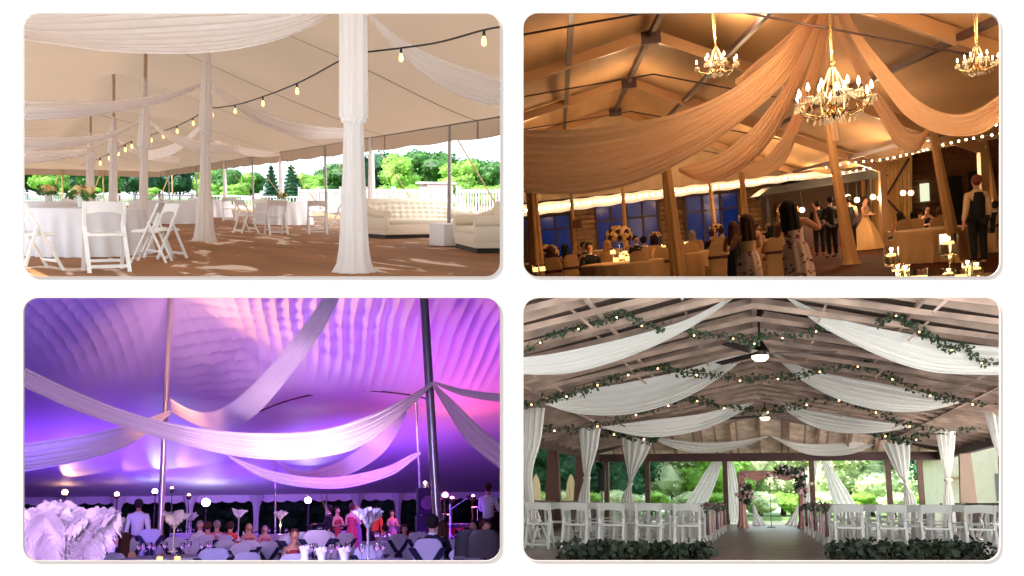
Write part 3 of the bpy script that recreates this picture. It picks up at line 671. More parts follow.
# fans
M_fan = mat('dark_bronze', hexcol(40, 28, 26), .4, .6)
M_fanl = mat('fan_lamp_glass', (1, .95, .8), .3, emit=(1, .9, .65), es=2.2)
for px, pt, pb, lab, rot in ((758.5, 316, 357, 'nearer dark ceiling fan with a lit lamp, hanging from the ridge', .1), (764, 394, 418, 'farther small ceiling fan with a lit lamp near the hip end', .5)):
    d = (ZR2-.15-BR.h)*F/(504-pt); t = BR.P(px, pt, d); zb = BR.zat(t, pb); e = empty('ceiling_fan', lab, 'ceiling fan', BR, (t.x, t.y, zb))
    H = t.z+.1-zb
    MB().tube([(0, 0, .1), (0, 0, H)], .022, 8).build('rod', M_fan, e)
    MB().lathe([(.02, H-.16), (.1, H-.06), (.1, H)], n=16).build('canopy_cup', M_fan, e)
    MB().lathe([(.05, .0), (.16, .03), (.18, .1), (.12, .2), (.04, .34)], n=20).build('motor_housing', M_fan, e)
    MB().lathe([(.01, -.09), (.10, -.075), (.155, -.02), (.16, .02)], n=20).build('lamp', M_fanl, e)
    for k in range(3):
        a = rot+k*2*PI/3; MB().box((.82*math.cos(a), .82*math.sin(a), .07), (1.15, .17, .02), rz=a, M=Matrix.Rotation(.2, 4, 'X')).build('blade', M_fan, e, smooth=False)
# swags
M_sw = mat('ivory_chiffon', (.90, .88, .84), .8, trans=.42)
S4 = lambda up, lo, lab, **k: swag(BR, 'ceiling_swag', up, lo, M_sw, lab, 'drape', **k)
S4([(738, 292, 15.5), (690, 318, 15.3), (640, 334, 15.2), (590, 346, 15), (550, 354, 14.8), (515, 358, 14.6)], [(742, 292, 15.5), (700, 322, 15.3), (650, 348, 15.2), (600, 366, 15), (560, 374, 14.8), (515, 374, 14.6)], 'largest ivory swag at the upper left of the pavilion roof', folds=6, amp=.04, bulge=.25)
S4([(780, 292, 15.5), (820, 312, 15.3), (860, 324, 15.2), (910, 334, 15), (950, 342, 14.8), (1010, 348, 14.6)], [(780, 292, 15.5), (815, 322, 15.3), (850, 342, 15.2), (895, 362, 15), (940, 373, 14.8), (1010, 375, 14.6)], 'largest ivory swag at the upper right of the pavilion roof', folds=6, amp=.04, bulge=.25)
S4([(757, 346, 21), (720, 359, 20.8), (680, 371, 20.6), (630, 382, 20.4), (580, 391, 20.2), (545, 404, 20)], [(758, 347, 21), (720, 377, 20.8), (680, 400, 20.6), (630, 414, 20.4), (580, 414, 20.2), (547, 405, 20)], 'second ivory swag left of the nearer fan', folds=6, amp=.05)
S4([(765, 346, 21), (800, 366, 20.8), (840, 376, 20.6), (890, 385, 20.4), (930, 394, 20.2), (960, 402, 20)], [(765, 347, 21), (800, 379, 20.8), (840, 400, 20.6), (885, 411, 20.4), (925, 411, 20.2), (960, 403, 20)], 'second ivory swag right of the nearer fan', folds=6, amp=.05)
S4([(763, 395, 30), (735, 405, 29.5), (700, 414, 29), (650, 420, 28), (600, 427, 27.5)], [(763, 396, 30), (735, 415, 29.5), (700, 430, 29), (650, 437, 28), (602, 428, 27.5)], 'third ivory swag left of the farther fan', folds=5, amp=.05)
S4([(767, 395, 30), (800, 408, 29.5), (830, 413, 29), (870, 420, 28), (914, 426, 27.5)], [(767, 396, 30), (800, 420, 29.5), (830, 431, 29), (870, 433, 28), (913, 427, 27.5)], 'third ivory swag right of the farther fan', folds=5, amp=.05)
S4([(768, 436, 36.9), (735, 441, 36.9), (700, 442, 36.9), (652, 437, 36.9)], [(768, 437, 36.9), (735, 449, 36.9), (705, 453, 36.9), (680, 450, 36.9), (652, 439, 36.9)], 'far ivory swag left of centre over the far beam', folds=4, amp=.05)
S4([(772, 436, 36.9), (800, 443, 36.9), (840, 443, 36.9), (886, 437, 36.9)], [(772, 437, 36.9), (800, 452, 36.9), (825, 456, 36.9), (855, 453, 36.9), (886, 439, 36.9)], 'far ivory swag right of centre over the far beam', folds=4, amp=.05)
# curtains: pleated, pinched where they are tied
def curtain(d, rows, lab, folds=5, amp=.06, tie=None):
    """rows [(py, x_left, x_right)]"""
    L = [BR.P(r[1], r[0], d) for r in rows]; R = [BR.P(r[2], r[0], d) for r in rows]
    def fn(u, v):
        a = cr_(L, u); b = cr_(R, u); p = a.lerp(b, v); w = (b-a).length
        return p+Vector((0, 1, 0))*(amp*math.sin(v*folds*2*PI+.5*noise.noise(Vector((v*2, u, d)))) + .3*amp*noise.noise(Vector((v*9, u*2, d)))) - Vector((0, 1, 0))*.12*math.sin(PI*v)*min(1, w)
    base = BR.G((rows[-1][1]+rows[-1][2])/2, 504+BR.h*F/d); e = empty('curtain', lab, 'curtain', BR, base)
    MB().grid(fn, 40, 60).build('pleated_cloth', M_sw, e, off=base)
    if tie:
        y, x = tie; c = BR.P(x, y, d)-base; MB().lathe([(.10, -.04), (.13, 0), (.10, .04)], c=c, n=20).build('tieback', M_sw, e)
fl = lambda d: 504+BR.h*F/d
curtain(22.5, [(408, 522, 545), (440, 522, 541), (470, 521, 533), (500, 522, 534), (539, 521, 541)], 'nearest tied ivory curtain at the far left of the pavilion', 4)
curtain(27, [(428, 579, 601), (450, 581, 597), (470, 583, 591), (478, 584, 590), (500, 578, 590), (532, 574, 592)], 'second tied ivory curtain on the left', 4, tie=(478, 587))
curtain(33, [(438, 622, 654), (455, 624, 647), (470, 627, 638), (484, 628, 632), (500, 621, 633), (526, 618, 636)], 'third tied ivory curtain on the left, beside the slim far post', 4, tie=(484, 630))
curtain(39, [(452, 719, 723), (470, 706, 720), (490, 694, 713), (505, 684, 707), (523, 672, 702)], 'ivory curtain swept left beside the aisle', 4)
curtain(38.9, [(452, 725, 729), (470, 725, 735), (490, 726, 739), (505, 728, 741), (523, 731, 744)], 'narrow ivory curtain falling straight, left of the arch', 4)
curtain(38.9, [(456, 815, 818), (475, 810, 816), (495, 805, 812), (523, 800, 811)], 'narrow ivory curtain right of the arch', 3)
curtain(39, [(456, 820, 825), (475, 825, 837), (490, 829, 847), (505, 834, 856), (523, 842, 870)], 'ivory curtain swept right beside the aisle', 4)
curtain(33, [(443, 882, 910), (460, 890, 910), (475, 898, 908), (484, 904, 907), (500, 903, 916), (526, 900, 920)], 'tied ivory curtain on the right beside the reddish post', 4, tie=(484, 905))
curtain(27, [(430, 935, 956), (455, 940, 954), (475, 944, 951), (481, 945, 950), (500, 943, 954), (532, 940, 957)], 'second tied ivory curtain on the right', 4, tie=(480, 948))
curtain(22.5, [(408, 984, 1012), (440, 992, 1012), (470, 1003, 1012), (500, 1005, 1012), (539, 1002, 1013)], 'nearest ivory curtain cut by the right edge of the pavilion view', 3)
# garlands
M_gar = mat('garland_leaf', hexcol(58, 76, 52), .6, noise_=.4, nscale=9)
M_gbulb = mat('garland_bulb', (1, .7, .4), .3, emit=(1, .55, .22), es=5)
def garland(pts, d, lab, seed, leaf=.12, nb=9):
    rnd.seed(seed); P = [BR.P(x, y, d) for x, y in pts]; base = P[len(P)//2].copy(); base.z -= .5
    e = empty('leafy_garland', lab, 'garland', BR, base, group='leafy garlands with bulbs on the pavilion ceiling')
    N = len(pts)*8; Q = [cr_(P, i/N)-base for i in range(N+1)]; MB().tube(Q, .008, 5).build('vine', M_bark, e)
    mb = MB()
    for i, q in enumerate(Q):
        k = 1.15 if noise.noise(Vector((i*.21, seed, 0))) > -.15 else .35
        leafy(mb, q, .055*k*d/17, int(7*k), .7*leaf*d/19, (1.3, 1, 1.2))
    mb.build('leaves', M_gar, e, smooth=False)
    for i in range(nb):
        q = Q[int((i+.5)/nb*N)]; MB().ball(q+Vector((0, -.1, -.05)), .017*d/17, 2).build('bulb', M_gbulb, e)
garland([(518, 355), (545, 339), (566, 331), (588, 325), (612, 319), (625, 312), (640, 323), (662, 330)], 14.6, 'leafy garland over the largest left swag', 1, nb=4)
garland([(655, 336), (672, 325), (690, 333), (715, 335), (740, 338), (752, 343), (765, 334), (790, 337), (812, 331), (830, 325), (855, 327), (868, 321), (882, 325)], 16, 'leafy garland across the middle of the roof near the first fan', 2, nb=8)
garland([(880, 324), (895, 314), (906, 322), (918, 330), (932, 338), (950, 348), (966, 347), (980, 361), (1006, 363)], 14.6, 'leafy garland drooping over the largest right swag', 3, nb=4)
garland([(516, 407), (540, 401), (562, 396), (582, 391), (602, 382), (620, 376), (645, 369), (660, 367), (685, 373), (712, 374), (740, 379), (765, 378), (795, 376), (820, 370), (845, 365), (868, 367), (890, 377), (912, 388), (940, 397), (965, 402), (1006, 405)], 19.5, 'second leafy garland spanning the roof below the nearer fan', 4, nb=13)
garland([(538, 429), (570, 429), (602, 424), (635, 414), (660, 408), (685, 398), (705, 402), (730, 408), (765, 411), (795, 407), (825, 398), (850, 402), (880, 413), (905, 424), (940, 431), (975, 428)], 25.5, 'third leafy garland below the farther fan', 5, nb=12, leaf=.11)
garland([(600, 436), (620, 433), (640, 437), (655, 440)], 30, 'short garland piece above the third left curtain', 6, nb=2)
garland([(872, 432), (890, 436), (910, 440), (930, 431)], 30, 'short garland piece above the right tied curtain', 7, nb=2)
# floor greenery
M_fern = mat('dark_fern', hexcol(26, 38, 20), .7, noise_=.5, nscale=5)
def fernbed(x0, x1, lab, seed):
    rnd.seed(seed); a = BR.G(x0, 559); b = BR.G(x1, 559); c = (a+b)/2; e = empty('greenery_runner', lab, 'greenery', BR, c)
    MB().tube([a-c+Vector((0, 0, .03)), b-c+Vector((0, 0, .03))], .02, 6).build('stem', M_bark, e)
    mb = MB(); n = int((b-a).length/.12)
    for i in range(n): leafy(mb, (a-c).lerp(b-c, (i+.5)/n)+Vector((0, rnd.uniform(-.1, .1), .12)), .19, 60, .12, (1, 1.3, .75*rnd.uniform(.7, 1.2)))
    mb.build('fronds', M_fern, e, smooth=False)
fernbed(566, 708, 'dark leafy runner on the deck behind the left block of chairs', 11); fernbed(834, 984, 'dark leafy runner on the deck behind the right block of chairs', 12)
# chairs
M_chair2 = mat('white_painted_chair', (.52, .51, .475), .5)
FC2 = folding_chair(M_chair2, M_chair2)
rows = [17.2, 19.0, 20.9, 22.9, 25.0, 27.2, 29.4]
xl0 = BR.Yp(688, 548, 17.2).x; xr0 = BR.Yp(850, 548, 17.2).x
def bouquet(loc, lab, dark, s):
    e = empty('aisle_bouquet', lab, 'bouquet', BR, loc); mb = MB()
    for i in range(6): mb.ball((.07*math.cos(i*2.4)*s, .07*math.sin(i*2.4)*s, .03*math.sin(i*3)*s), .05*s, 2, nz=.5, seed=i, nf=6)
    mb.build('roses', mat('dusky_roses' if dark else 'mauve_roses', hexcol(104, 50, 62) if dark else hexcol(150, 110, 125), .7), e)
    gb = MB(); leafy(gb, (0, 0, -.04), .13*s, 50, .09*s, (1, 1, 1.2)); gb.build('leaves', M_gar, e, smooth=False)
    MB().grid(lambda u, v: ((v-.5)*.035*(1+u), -.03+.02*math.sin(v*9), -.05-.5*u), 8, 6).build('ribbon', mat('burgundy_ribbon' if dark else 'blush_ribbon', hexcol(92, 40, 48) if dark else hexcol(185, 130, 125), .6), e)
for ri, y in enumerate(rows):
    for s, x0, nm in ((-1, xl0, 'left'), (1, xr0, 'right')):
        for c in range(5):
            x = x0+s*c*.70; rz = rnd.uniform(-.04, .04)
            FC2.put(BR, (x, y, 0), rz+PI*0, 'white folding chair, %s from the aisle in the %s row left of it' % (ORD[c], ORD[ri]) if s < 0 else 'white folding chair, %s from the aisle in the %s row to its right' % (ORD[c], ORD[ri]), 'ceremony chairs in rows')
        if ri < 5:
            bouquet((x0-s*.36, y+.15, .84), '%s bouquet with hanging ribbon on the aisle chair, %s row %s' % ('burgundy' if ri % 2 == 0 else 'mauve', ORD[ri], nm), ri % 2 == 0, .65)
ex = [(533, 547, -.55, 'white folding chair turned outward at the far left'), (972, 546, .5, 'white folding chair set askew right of the first row'), (992, 545, .7, 'white folding chair turned outward at the far right'), (556, 543, .2, 'white folding chair beside the turned one at the left end')]
for px, py, rz, lab in ex: FC2.put(BR, BR.G(px, py), rz, lab)
# arch
M_blush = mat('blush_fabric', hexcol(226, 176, 164), .8, trans=.3)
ab = BR.G(773, 528); dA = BR.pix(ab)[2]; hw = 29*dA/F; hA = 56*dA/F
e = empty('wedding_arch', 'square wedding arch draped in blush fabric with rose clusters', 'arch', BR, ab)
for s in (-1, 1):
    pf = [(.17, 0), (.11, .3), (.09, 1.2), (.10, hA)]
    MB().tube([(s*hw, 0, 0), (s*hw, 0, hA)], .03, 8).build('upright', M_bark, e)
    MB().lathe([(r*1.2, z) for r, z in pf], c=(s*hw, 0, 0), n=48, fold=(8, .15)).build('side_drape', M_blush, e)
MB().tube([(-hw, 0, hA), (hw, 0, hA)], .03, 8).build('crossbar', M_bark, e)
MB().grid(lambda u, v: ((u-.5)*2*hw, -.08-.05*math.sin(v*14)-.06*math.sin(PI*v), hA+.03-.30*v*(.75+.5*math.sin(u*2*PI)**2)), 50, 24).build('top_drape', M_blush, e)
def cluster(c, n, r, nm, seed):
    rnd.seed(seed); mb = MB(); gb = MB()
    for i in range(n):
        p = Vector(c)+Vector((rnd.gauss(0, 1)*r[0], -.12+rnd.gauss(0, .03), rnd.gauss(0, 1)*r[1])); mb.ball(p, .075*rnd.uniform(.7, 1.2), 2, nz=.5, seed=i, nf=6)
    leafy(gb, (c[0], c[1]-.05, c[2]), max(r)*1.5, 260, .14, (r[0]/max(r), .35, r[1]/max(r)))
    mb.build('roses', mat(nm, hexcol(244, 226, 220) if nm == 'pale_roses' else hexcol(222, 184, 186), .7), e); gb.build('rose_leaves', M_gar, e, smooth=False)
cluster((hw*.62, 0, hA-.02), 26, (.36, .12), 'pale_roses', 3); cluster((hw*.98, 0, hA-.45), 14, (.12, .28), 'pale_roses2', 4); cluster((-hw*.85, 0, hA*.60), 18, (.15, .25), 'pale_roses2', 5); cluster((hw, 0, hA*.3), 7, (.03, .05), 'pale_roses2', 6)
curtain(37, [(505, 752, 755), (515, 753, 759), (526, 752, 768)], 'white cloth puddling inside the left foot of the arch', 3); curtain(37, [(505, 797, 800), (515, 792, 798), (526, 784, 798)], 'white cloth puddling inside the right foot of the arch', 3)
mp_ = BR.G(771.5, 527.5); e = empty('microphone_stand', 'thin black microphone stand in the middle of the arch', 'microphone stand', BR, mp_)
MB().lathe([(.16, 0), (.16, .02), (.03, .04)], n=20).build('base', M_plinth, e); MB().tube([(0, 0, .03), (0, 0, 1.55)], .012, 8).build('pole', M_plinth, e); MB().tube([(0, 0, 1.55), (0, -.14, 1.62)], [.02, .03], 10).build('microphone', M_plinth, e)
# speaker on the left post, umbrellas, building
p = BR.P(602, 488, 33); e = empty('loudspeaker', 'black loudspeaker fixed beside the left dark posts', 'speaker', BR, (p.x, p.y, 0)); zc = BR.zat(p, 490); zt = BR.zat(p, 470)
MB().box((0, 0, (zc+zt)/2), (.26, .26, zt-zc), bevel=.03).build('cabinet', M_plinth, e); MB().tube([(0, 0, 0), (0, 0, zc)], .02, 8).build('stand_pole', M_plinth, e); MB().lathe([(.22, 0), (.22, .02), (.03, .05)], n=18).build('stand_base', M_plinth, e)
M_umb = mat('beige_canvas', hexcol(214, 190, 150), .8)
for px, lab in ((536, 'left'), (571, 'right')):
    p = BR.P(px, 500, 43); e = empty('closed_umbrella', 'folded beige patio umbrella outside, the %s of two beyond the left curtains' % lab, 'umbrella', BR, (p.x, p.y, -.25)); zt = BR.zat(p, 474)+.25
    MB().tube([(0, 0, 0), (0, 0, zt)], .03, 8).build('pole', M_post, e); MB().lathe([(.10, zt*.42), (.22, zt*.50), (.17, zt*.8), (.10, zt*.93), (.02, zt)], n=48, fold=(8, .18)).build('folded_canopy', M_umb, e); MB().lathe([(.3, 0), (.3, .08)], n=18).build('base', M_plinth, e)
M_bld = mat('cream_stucco', hexcol(235, 228, 205), .9, noise_=.05, nscale=2)
p = BR.P(992, 500, 50); e = empty('stucco_building', 'cream stucco building with a gable outside the right of the pavilion', 'building', BR, (p.x, p.y, -.25))
MB().prism([(-2.2, 0), (5, 0), (5, 6), (1.4, 7), (-2.2, 4.1)], 0, 8).build('walls', M_bld, e, smooth=False)
MB().beam((-2.6, 4, 3.85), (1.5, 4, 7.15), .9*9, .15, Vector((0, 0, 1))).build('roof', mat('tan_roof', hexcol(190, 165, 130), .8), e, smooth=False)
MB().box((.7, -.03, 2.1), (.9, .08, 1.5)).build('window', mat('grey_glass', hexcol(110, 120, 125), .2), e, smooth=False); MB().box((-1.6, -.4, 2.6), (1.2, .8, .12)).build('awning', mat('tan_roof', (1, 1, 1)), e, smooth=False)
# trees
def br_tree(T, px, top, d, lab, wide=1.0, h0=6.):
    d += 16; p = BR.P(px, 504, d); p.z = -.25; z = BR.zat(p, top)+.25; s = z/(h0*.97); T.put(BR, p, px*1.3, lab, 'trees around the pavilion', (s*wide, s*wide, s))
for i, (px, top, d, T, w) in enumerate([(512, 425, 62, T_dark, 1.2), (545, 415, 66, T_pale, 1.2), (575, 425, 62, T_dark, 1.2), (600, 420, 70, T_pale, 1.2), (625, 430, 60, T_dark, 1), (650, 425, 74, T_bright, 1.2), (672, 430, 66, T_pale, 1.1), (695, 425, 72, T_bright, 1.2), (716, 430, 64, T_bright, 1.1), (738, 425, 76, T_pale, 1.2), (760, 430, 68, T_pale, 1.2), (783, 425, 74, T_pale, 1.2), (806, 430, 66, T_pale, 1.1), (828, 425, 72, T_pale, 1.2), (850, 430, 64, T_pale, 1.2), (872, 425, 74, T_round, 1.2), (893, 430, 66, T_pale, 1.2), (915, 425, 70, T_round, 1.2), (937, 430, 64, T_dark, 1.1), (958, 430, 72, T_bright, 1.1)]):
    nm = {id(T_dark): 'dark green tree', id(T_bright): 'yellow green bushy tree', id(T_round): 'mid green tree', id(T_pale): 'pale green bushy tree'}[id(T)]
    br_tree(T, px, top, d, '%s behind the pavilion, number %d from its left end' % (nm, i+1), w)
for i in range(14):
    p = BR.P(520+i*34, 504, 64+3*(i % 3)); p.z = -.25; (T_pale if i % 2 else T_bright).put(BR, p, i*1.1, 'low pale bush beyond the deck, %s from the left' % ((ORD+['thirteenth', 'fourteenth'])[i]), 'low bushes beyond the deck', (.72, .6, .36))['category'] = 'bush'
# ================================================================== people
def skin_body(chains, m, name, parent, sub=1):
    """chains: list of [(x,y,z,rx,ry)...]; a chain whose first point equals an earlier point grows from it"""
    vs_, ed, rad, idx = [], [], [], {}
    for ch in chains:
        prev = None
        for (x, y, z, rx, ry) in ch:
            k = (round(x, 4), round(y, 4), round(z, 4))
            if k not in idx: idx[k] = len(vs_); vs_.append((x, y, z)); rad.append((rx, ry))
            i = idx[k]
            if prev is not None and prev != i: ed.append((prev, i))
            prev = i
    me = bpy.data.meshes.new(name); me.from_pydata(vs_, ed, []); o = bpy.data.objects.new(name, me); COL.objects.link(o)
    md = o.modifiers.new('skin', 'SKIN'); md.use_smooth_shade = True; md.branch_smoothing = .4
    for i, r in enumerate(rad): me.skin_vertices[0].data[i].radius = r
    me.skin_vertices[0].data[0].use_root = True
    sb = o.modifiers.new('sub', 'SUBSURF'); sb.levels = sb.render_levels = sub
    dg = bpy.context.evaluated_depsgraph_get(); ev = o.evaluated_get(dg); nm = bpy.data.meshes.new_from_object(ev)
    bpy.data.objects.remove(o); nm.materials.clear(); nm.materials.append(m); nm.shade_smooth()
    q = bpy.data.objects.new(name, nm); COL.objects.link(q); q.parent = parent; return q
M_skin1 = mat('skin_light', hexcol(214, 160, 130), .5); M_skin2 = mat('skin_tan', hexcol(175, 115, 85), .5); M_skin3 = mat('skin_deep', hexcol(105, 68, 50), .5)
M_hairb = mat('hair_dark', hexcol(30, 18, 14), .85); M_hairc = mat('hair_brown', hexcol(78, 42, 26), .85); M_hairg = mat('hair_grey', hexcol(150, 140, 132), .6); M_hairl = mat('hair_blond', hexcol(190, 145, 85), .5)
M_blk = mat('black_suit', hexcol(20, 18, 20), .8, noise_=.2, nscale=20)
def person(pose='stand', outfit='suit', hair='short', skin=M_skin1, hm=M_hairb, cloth=M_blk, cloth2=None, arms='down', H=1.7):
    """faces -Y; origin on the floor (stand) or on the floor under the seat (sit)"""
    e = empty('person', 'person', 'person'); k = H/1.7; female = outfit in ('dress', 'gown')
    if pose == 'stand':
        pz = .93; hipx = .09
        legs = [[(0, 0, pz, .13, .11), (s*hipx, 0, pz-.07, .095, .095), (s*.10, -.01, .50, .062, .066), (s*.10, .02, .28, .055, .058), (s*.10, .02, .09, .038, .042), (s*.105, -.06, .035, .042, .032), (s*.11, -.17, .03, .036, .02)] for s in (-1, 1)]
    else:
        pz = .52; legs = [[(0, 0, pz, .15, .12), (s*.10, -.06, pz-.01, .10, .09), (s*.12, -.40, .50, .066, .066), (s*.12, -.43, .28, .054, .056), (s*.12, -.42, .09, .038, .042), (s*.125, -.50, .04, .042, .03), (s*.13, -.60, .03, .036, .02)] for s in (-1, 1)]
    sh = .175 if not female else .155; z0 = pz
    ln = -.04 if pose == 'sit' else 0
    spine = [(0, 0, z0, .13, .11), (0, ln*.3, z0+.14, .12 if not female else .10, .095), (0, ln*.6, z0+.30, .145 if not female else .12, .105), (0, ln, z0+.44, .12, .09), (0, ln, z0+.52, .055, .055), (0, ln-.01, z0+.59, .056, .062), (0, ln-.015, z0+.66, .078, .092), (0, ln-.01, z0+.72, .074, .088), (0, ln-.005, z0+.76, .045, .06)]
    nose = [(0, ln-.015, z0+.66, .078, .092), (0, ln-.105, z0+.655, .018, .026), (0, ln-.125, z0+.645, .012, .012)]
    ears = [[(0, ln-.015, z0+.66, .078, .092), (s*.08, ln, z0+.66, .014, .02)] for s in (-1, 1)]
    A = []
    for s in (-1, 1):
        S0 = (s*sh, ln, z0+.43, .058, .058)
        if arms == 'down' or (arms == 'one' and s > 0): el = (s*(sh+.05), ln+.02, z0+.16, .042, .044); wr = (s*(sh+.07), ln-.05, z0-.07, .027, .03); hd = Vector((0, -.1, -1))
        elif arms in ('hug',): el = (s*(sh+.03), ln-.22, z0+.28, .042, .044); wr = (s*(sh-.05), ln-.42, z0+.36, .027, .03); hd = Vector((-s*.5, -.8, .1))
        elif arms in ('up', 'one'): el = (s*(sh+.10), ln-.20, z0+.25, .042, .044); wr = (s*(sh+.06), ln-.28, z0+.50, .027, .03); hd = Vector((0, -.2, 1))
        else: el = (s*(sh+.06), ln-.08, z0+.18, .042, .044); wr = (s*(sh-.02), ln-.34, z0+.22, .027, .03); hd = Vector((-s*.2, -1, 0))
        hd.normalize(); w = Vector(wr[:3]); pm = w+hd*.06; side = hd.cross(Vector((0, 0, 1))).normalized() if abs(hd.z) < .8 else Vector((0, 1, 0))
        A.append([(0, ln, z0+.44, .12, .09), S0, el, wr, (*pm, .036, .022)])
        for fi in range(4):
            off = side*(.012+(-.0))*0+side*((fi-1.5)*.019); L = (.07, .08, .075, .06)[fi]; b_ = pm+off*.8+hd*.02; cu = hd.cross(side)*.012*(1 if s > 0 else -1)
            A.append([(*pm, .036, .022), (*(b_+hd*.02), .010, .010), (*(b_+hd*(.02+L*.5)+cu*.4), .0085, .0085), (*(b_+hd*(.02+L)+cu*1.6), .007, .007)])
        A.append([(*w, .027, .03), (*(w+side*.035*s+hd*.03), .012, .012), (*(w+side*.05*s+hd*.065), .009, .009)])
    chains = [spine, nose]+ears+legs+A
    skin_body(chains, skin, 'body', e)
    g = 1.0
    def grow(c, a, b=0): return [(x, y, z, rx+a, ry+a+b) for x, y, z, rx, ry in c]
    if outfit in ('suit', 'shirt', 'vest'):
        top = [[(0, 0, z0-.08, .135, .12)]+grow(spine[:4], .020)+[(0, ln, z0+.50, .085, .078), (0, ln, z0+.535, .066, .066)]]+[grow(a[:4], .016) for a in A if len(a) == 5]
        skin_body(top, cloth if outfit == 'suit' else (cloth2 or mat('white_shirt', (.8, .78, .76), .8)), 'jacket' if outfit == 'suit' else 'shirt', e)
        skin_body([grow(l[:5], .016) for l in legs], M_blk if outfit != 'suit' else cloth, 'trousers', e)
        if outfit == 'vest': skin_body([[(0, 0, z0-.06, .15, .135)]+grow(spine[:4], .036)+[(0, ln, z0+.49, .085, .085)]], M_blk, 'waistcoat', e)
        for s in (-1, 1):
            f = legs[0 if s < 0 else 1][-2:]; MB().ball((f[0][0], f[0][1]-.04, .045), .06, 2, (.8, 1.9, .72)).build('shoe', M_plinth, e)
        if outfit == 'suit': MB().lathe([(.06, z0+.49), (.066, z0+.52), (.06, z0+.54)], c=(0, ln, 0), n=16).build('collar', mat('white_shirt', (.8, .78, .76), .8), e)
    else:
        bod = [grow(spine[1:4], .014)]; skin_body([grow(spine[:3], .014)+[(0, ln, z0+.36, .14, .11), (0, ln, z0+.42, .125, .10)]], cloth2 or cloth, 'bodice', e)
        full = outfit == 'gown'
        if pose == 'stand':
            pr = [(.125, z0+.12), (.15, z0+.02), (.175 if not full else .3, z0-.2), (.18 if not full else .46, z0-.5), (.185 if not full else .60, .42 if not full else .02)]
            MB().lathe(pr, n=72, fold=(9, .05), sy=.85, caps=False).build('skirt', cloth, e)
        else:
            MB().ball((0, -.2, .53), .2, 3, (1.05, 1.5, .55)).build('skirt', cloth, e)
        for s in (-1, 1):
            f = legs[0 if s < 0 else 1][-2:]; MB().ball((f[0][0], f[0][1]-.04, .04), .05, 2, (.75, 1.9, .7)).build('shoe', M_plinth, e)
    hc = Vector((0, ln, z0+.68))
    mb = MB()
    if hair != 'bald':
        mb.ball(hc+Vector((0, .022, .015)), .1, 3, (.93, 1.0, 1.05), .08, 3, 6)
        if hair == 'long':
            mb.grid(lambda u, v: (hc.x+(.105+.02*u)*math.cos(PI*v)*(1-.1*u), hc.y+.03+.07*math.sin(PI*v)+.02*u+.008*math.sin(v*26), hc.z+.03-.40*u), 14, 40)
        if hair == 'bun': mb.ball(hc+Vector((0, .12, .04)), .048, 2, nz=.2)
    else: mb.grid(lambda u, v: (hc.x+.088*math.cos(PI*v), hc.y+.01+.09*math.sin(PI*v), hc.z-.02-.06*u), 6, 20)
    hr = mb.build('hair', hm, e)
    # the back of the head is covered, the face stays free
    me = hr.data; b = bmesh.new(); b.from_mesh(me); bmesh.ops.delete(b, geom=[f for f in b.faces if f.calc_center_median().y < hc.y-.045 and f.calc_center_median().z < hc.z+.045], context='FACES'); b.to_mesh(me); b.free()
    for s in (-1, 1):
        MB().ball((s*.03, ln-.098, z0+.672), .011, 2).build('eye', mat('eye_white', (.7, .7, .68), .2), e)
    MB().ball((0, ln-.098, z0+.615), .02, 2, (1.2, .3, .35)).build('mouth', mat('lips', hexcol(150, 70, 65), .5), e)
    return e
PEO = {}
def put_person(pan, loc, rz, label, key, scale=1., lean=None, **kw):
    if key not in PEO: PEO[key] = Proto(person(**kw))
    return PEO[key].put(pan, loc, rz, label, None, scale, lean)
# banquet chair with a cloth cover and a sash
def covered_chair(cm, sm, bow='band'):
    r = empty('covered_chair', 'covered banquet chair', 'chair')
    def cov(u, v):
        a = v*2*PI; x = .23*math.copysign(abs(math.cos(a))**.5, math.cos(a)); y = .23*math.copysign(abs(math.sin(a))**.5, math.sin(a)); f = 1.10-.12*u+.02*math.sin(9*a)*(1-u)
        return (x*f, y*f, .01+.46*u)
    mb = MB().grid(cov, 10, 56); mb.box((0, 0, .455), (.44, .44, .05), bevel=.02)
    mb.build('seat_cover', cm, r)
    def bk(u, v):
        a = v*2*PI; w = .215-.03*max(0, u-.6)*2.2; x = w*math.copysign(abs(math.cos(a))**.45, math.cos(a)); y = .035*math.sin(a)
        zt = .42+.56*u
        if u > .85: x *= math.sqrt(max(0, 1-((u-.85)/.15)**2*.6))
        return (x, .19+.07*u+y, zt)
    MB().grid(bk, 16, 32).ball((0, .26, .975), .01, 1, (14, 2.5, 1)).build('back_cover', cm, r)
    if bow == 'band':
        b = MB().box((0, .215, .66), (.45, .10, .07), bevel=.02).build('sash', sm, r); MB().ball((0, .28, .66), .035, 2, (1.4, .6, 1)).build('knot', sm, b)
    else:      # wide sash crossing down the back
        mb = MB()
        for s in (-1, 1): mb.grid(lambda u, v: (s*(.225-.19*u+(v-.5)*.10), .285+.012*math.sin(v*7)-.03*u*u, .86-.28*u), 8, 6)
        b = mb.build('sash', sm, r); q = MB().ball((0, .27, .57), .06, 2, (1.1, .6, 1), .3)
        q.grid(lambda u, v: ((v-.5)*(.16+.20*u)+.01*math.sin(v*20), .275+.02*math.sin(v*9), .56-.46*u), 10, 12); q.build('knot_and_tails', sm, b)
    return Proto(r)
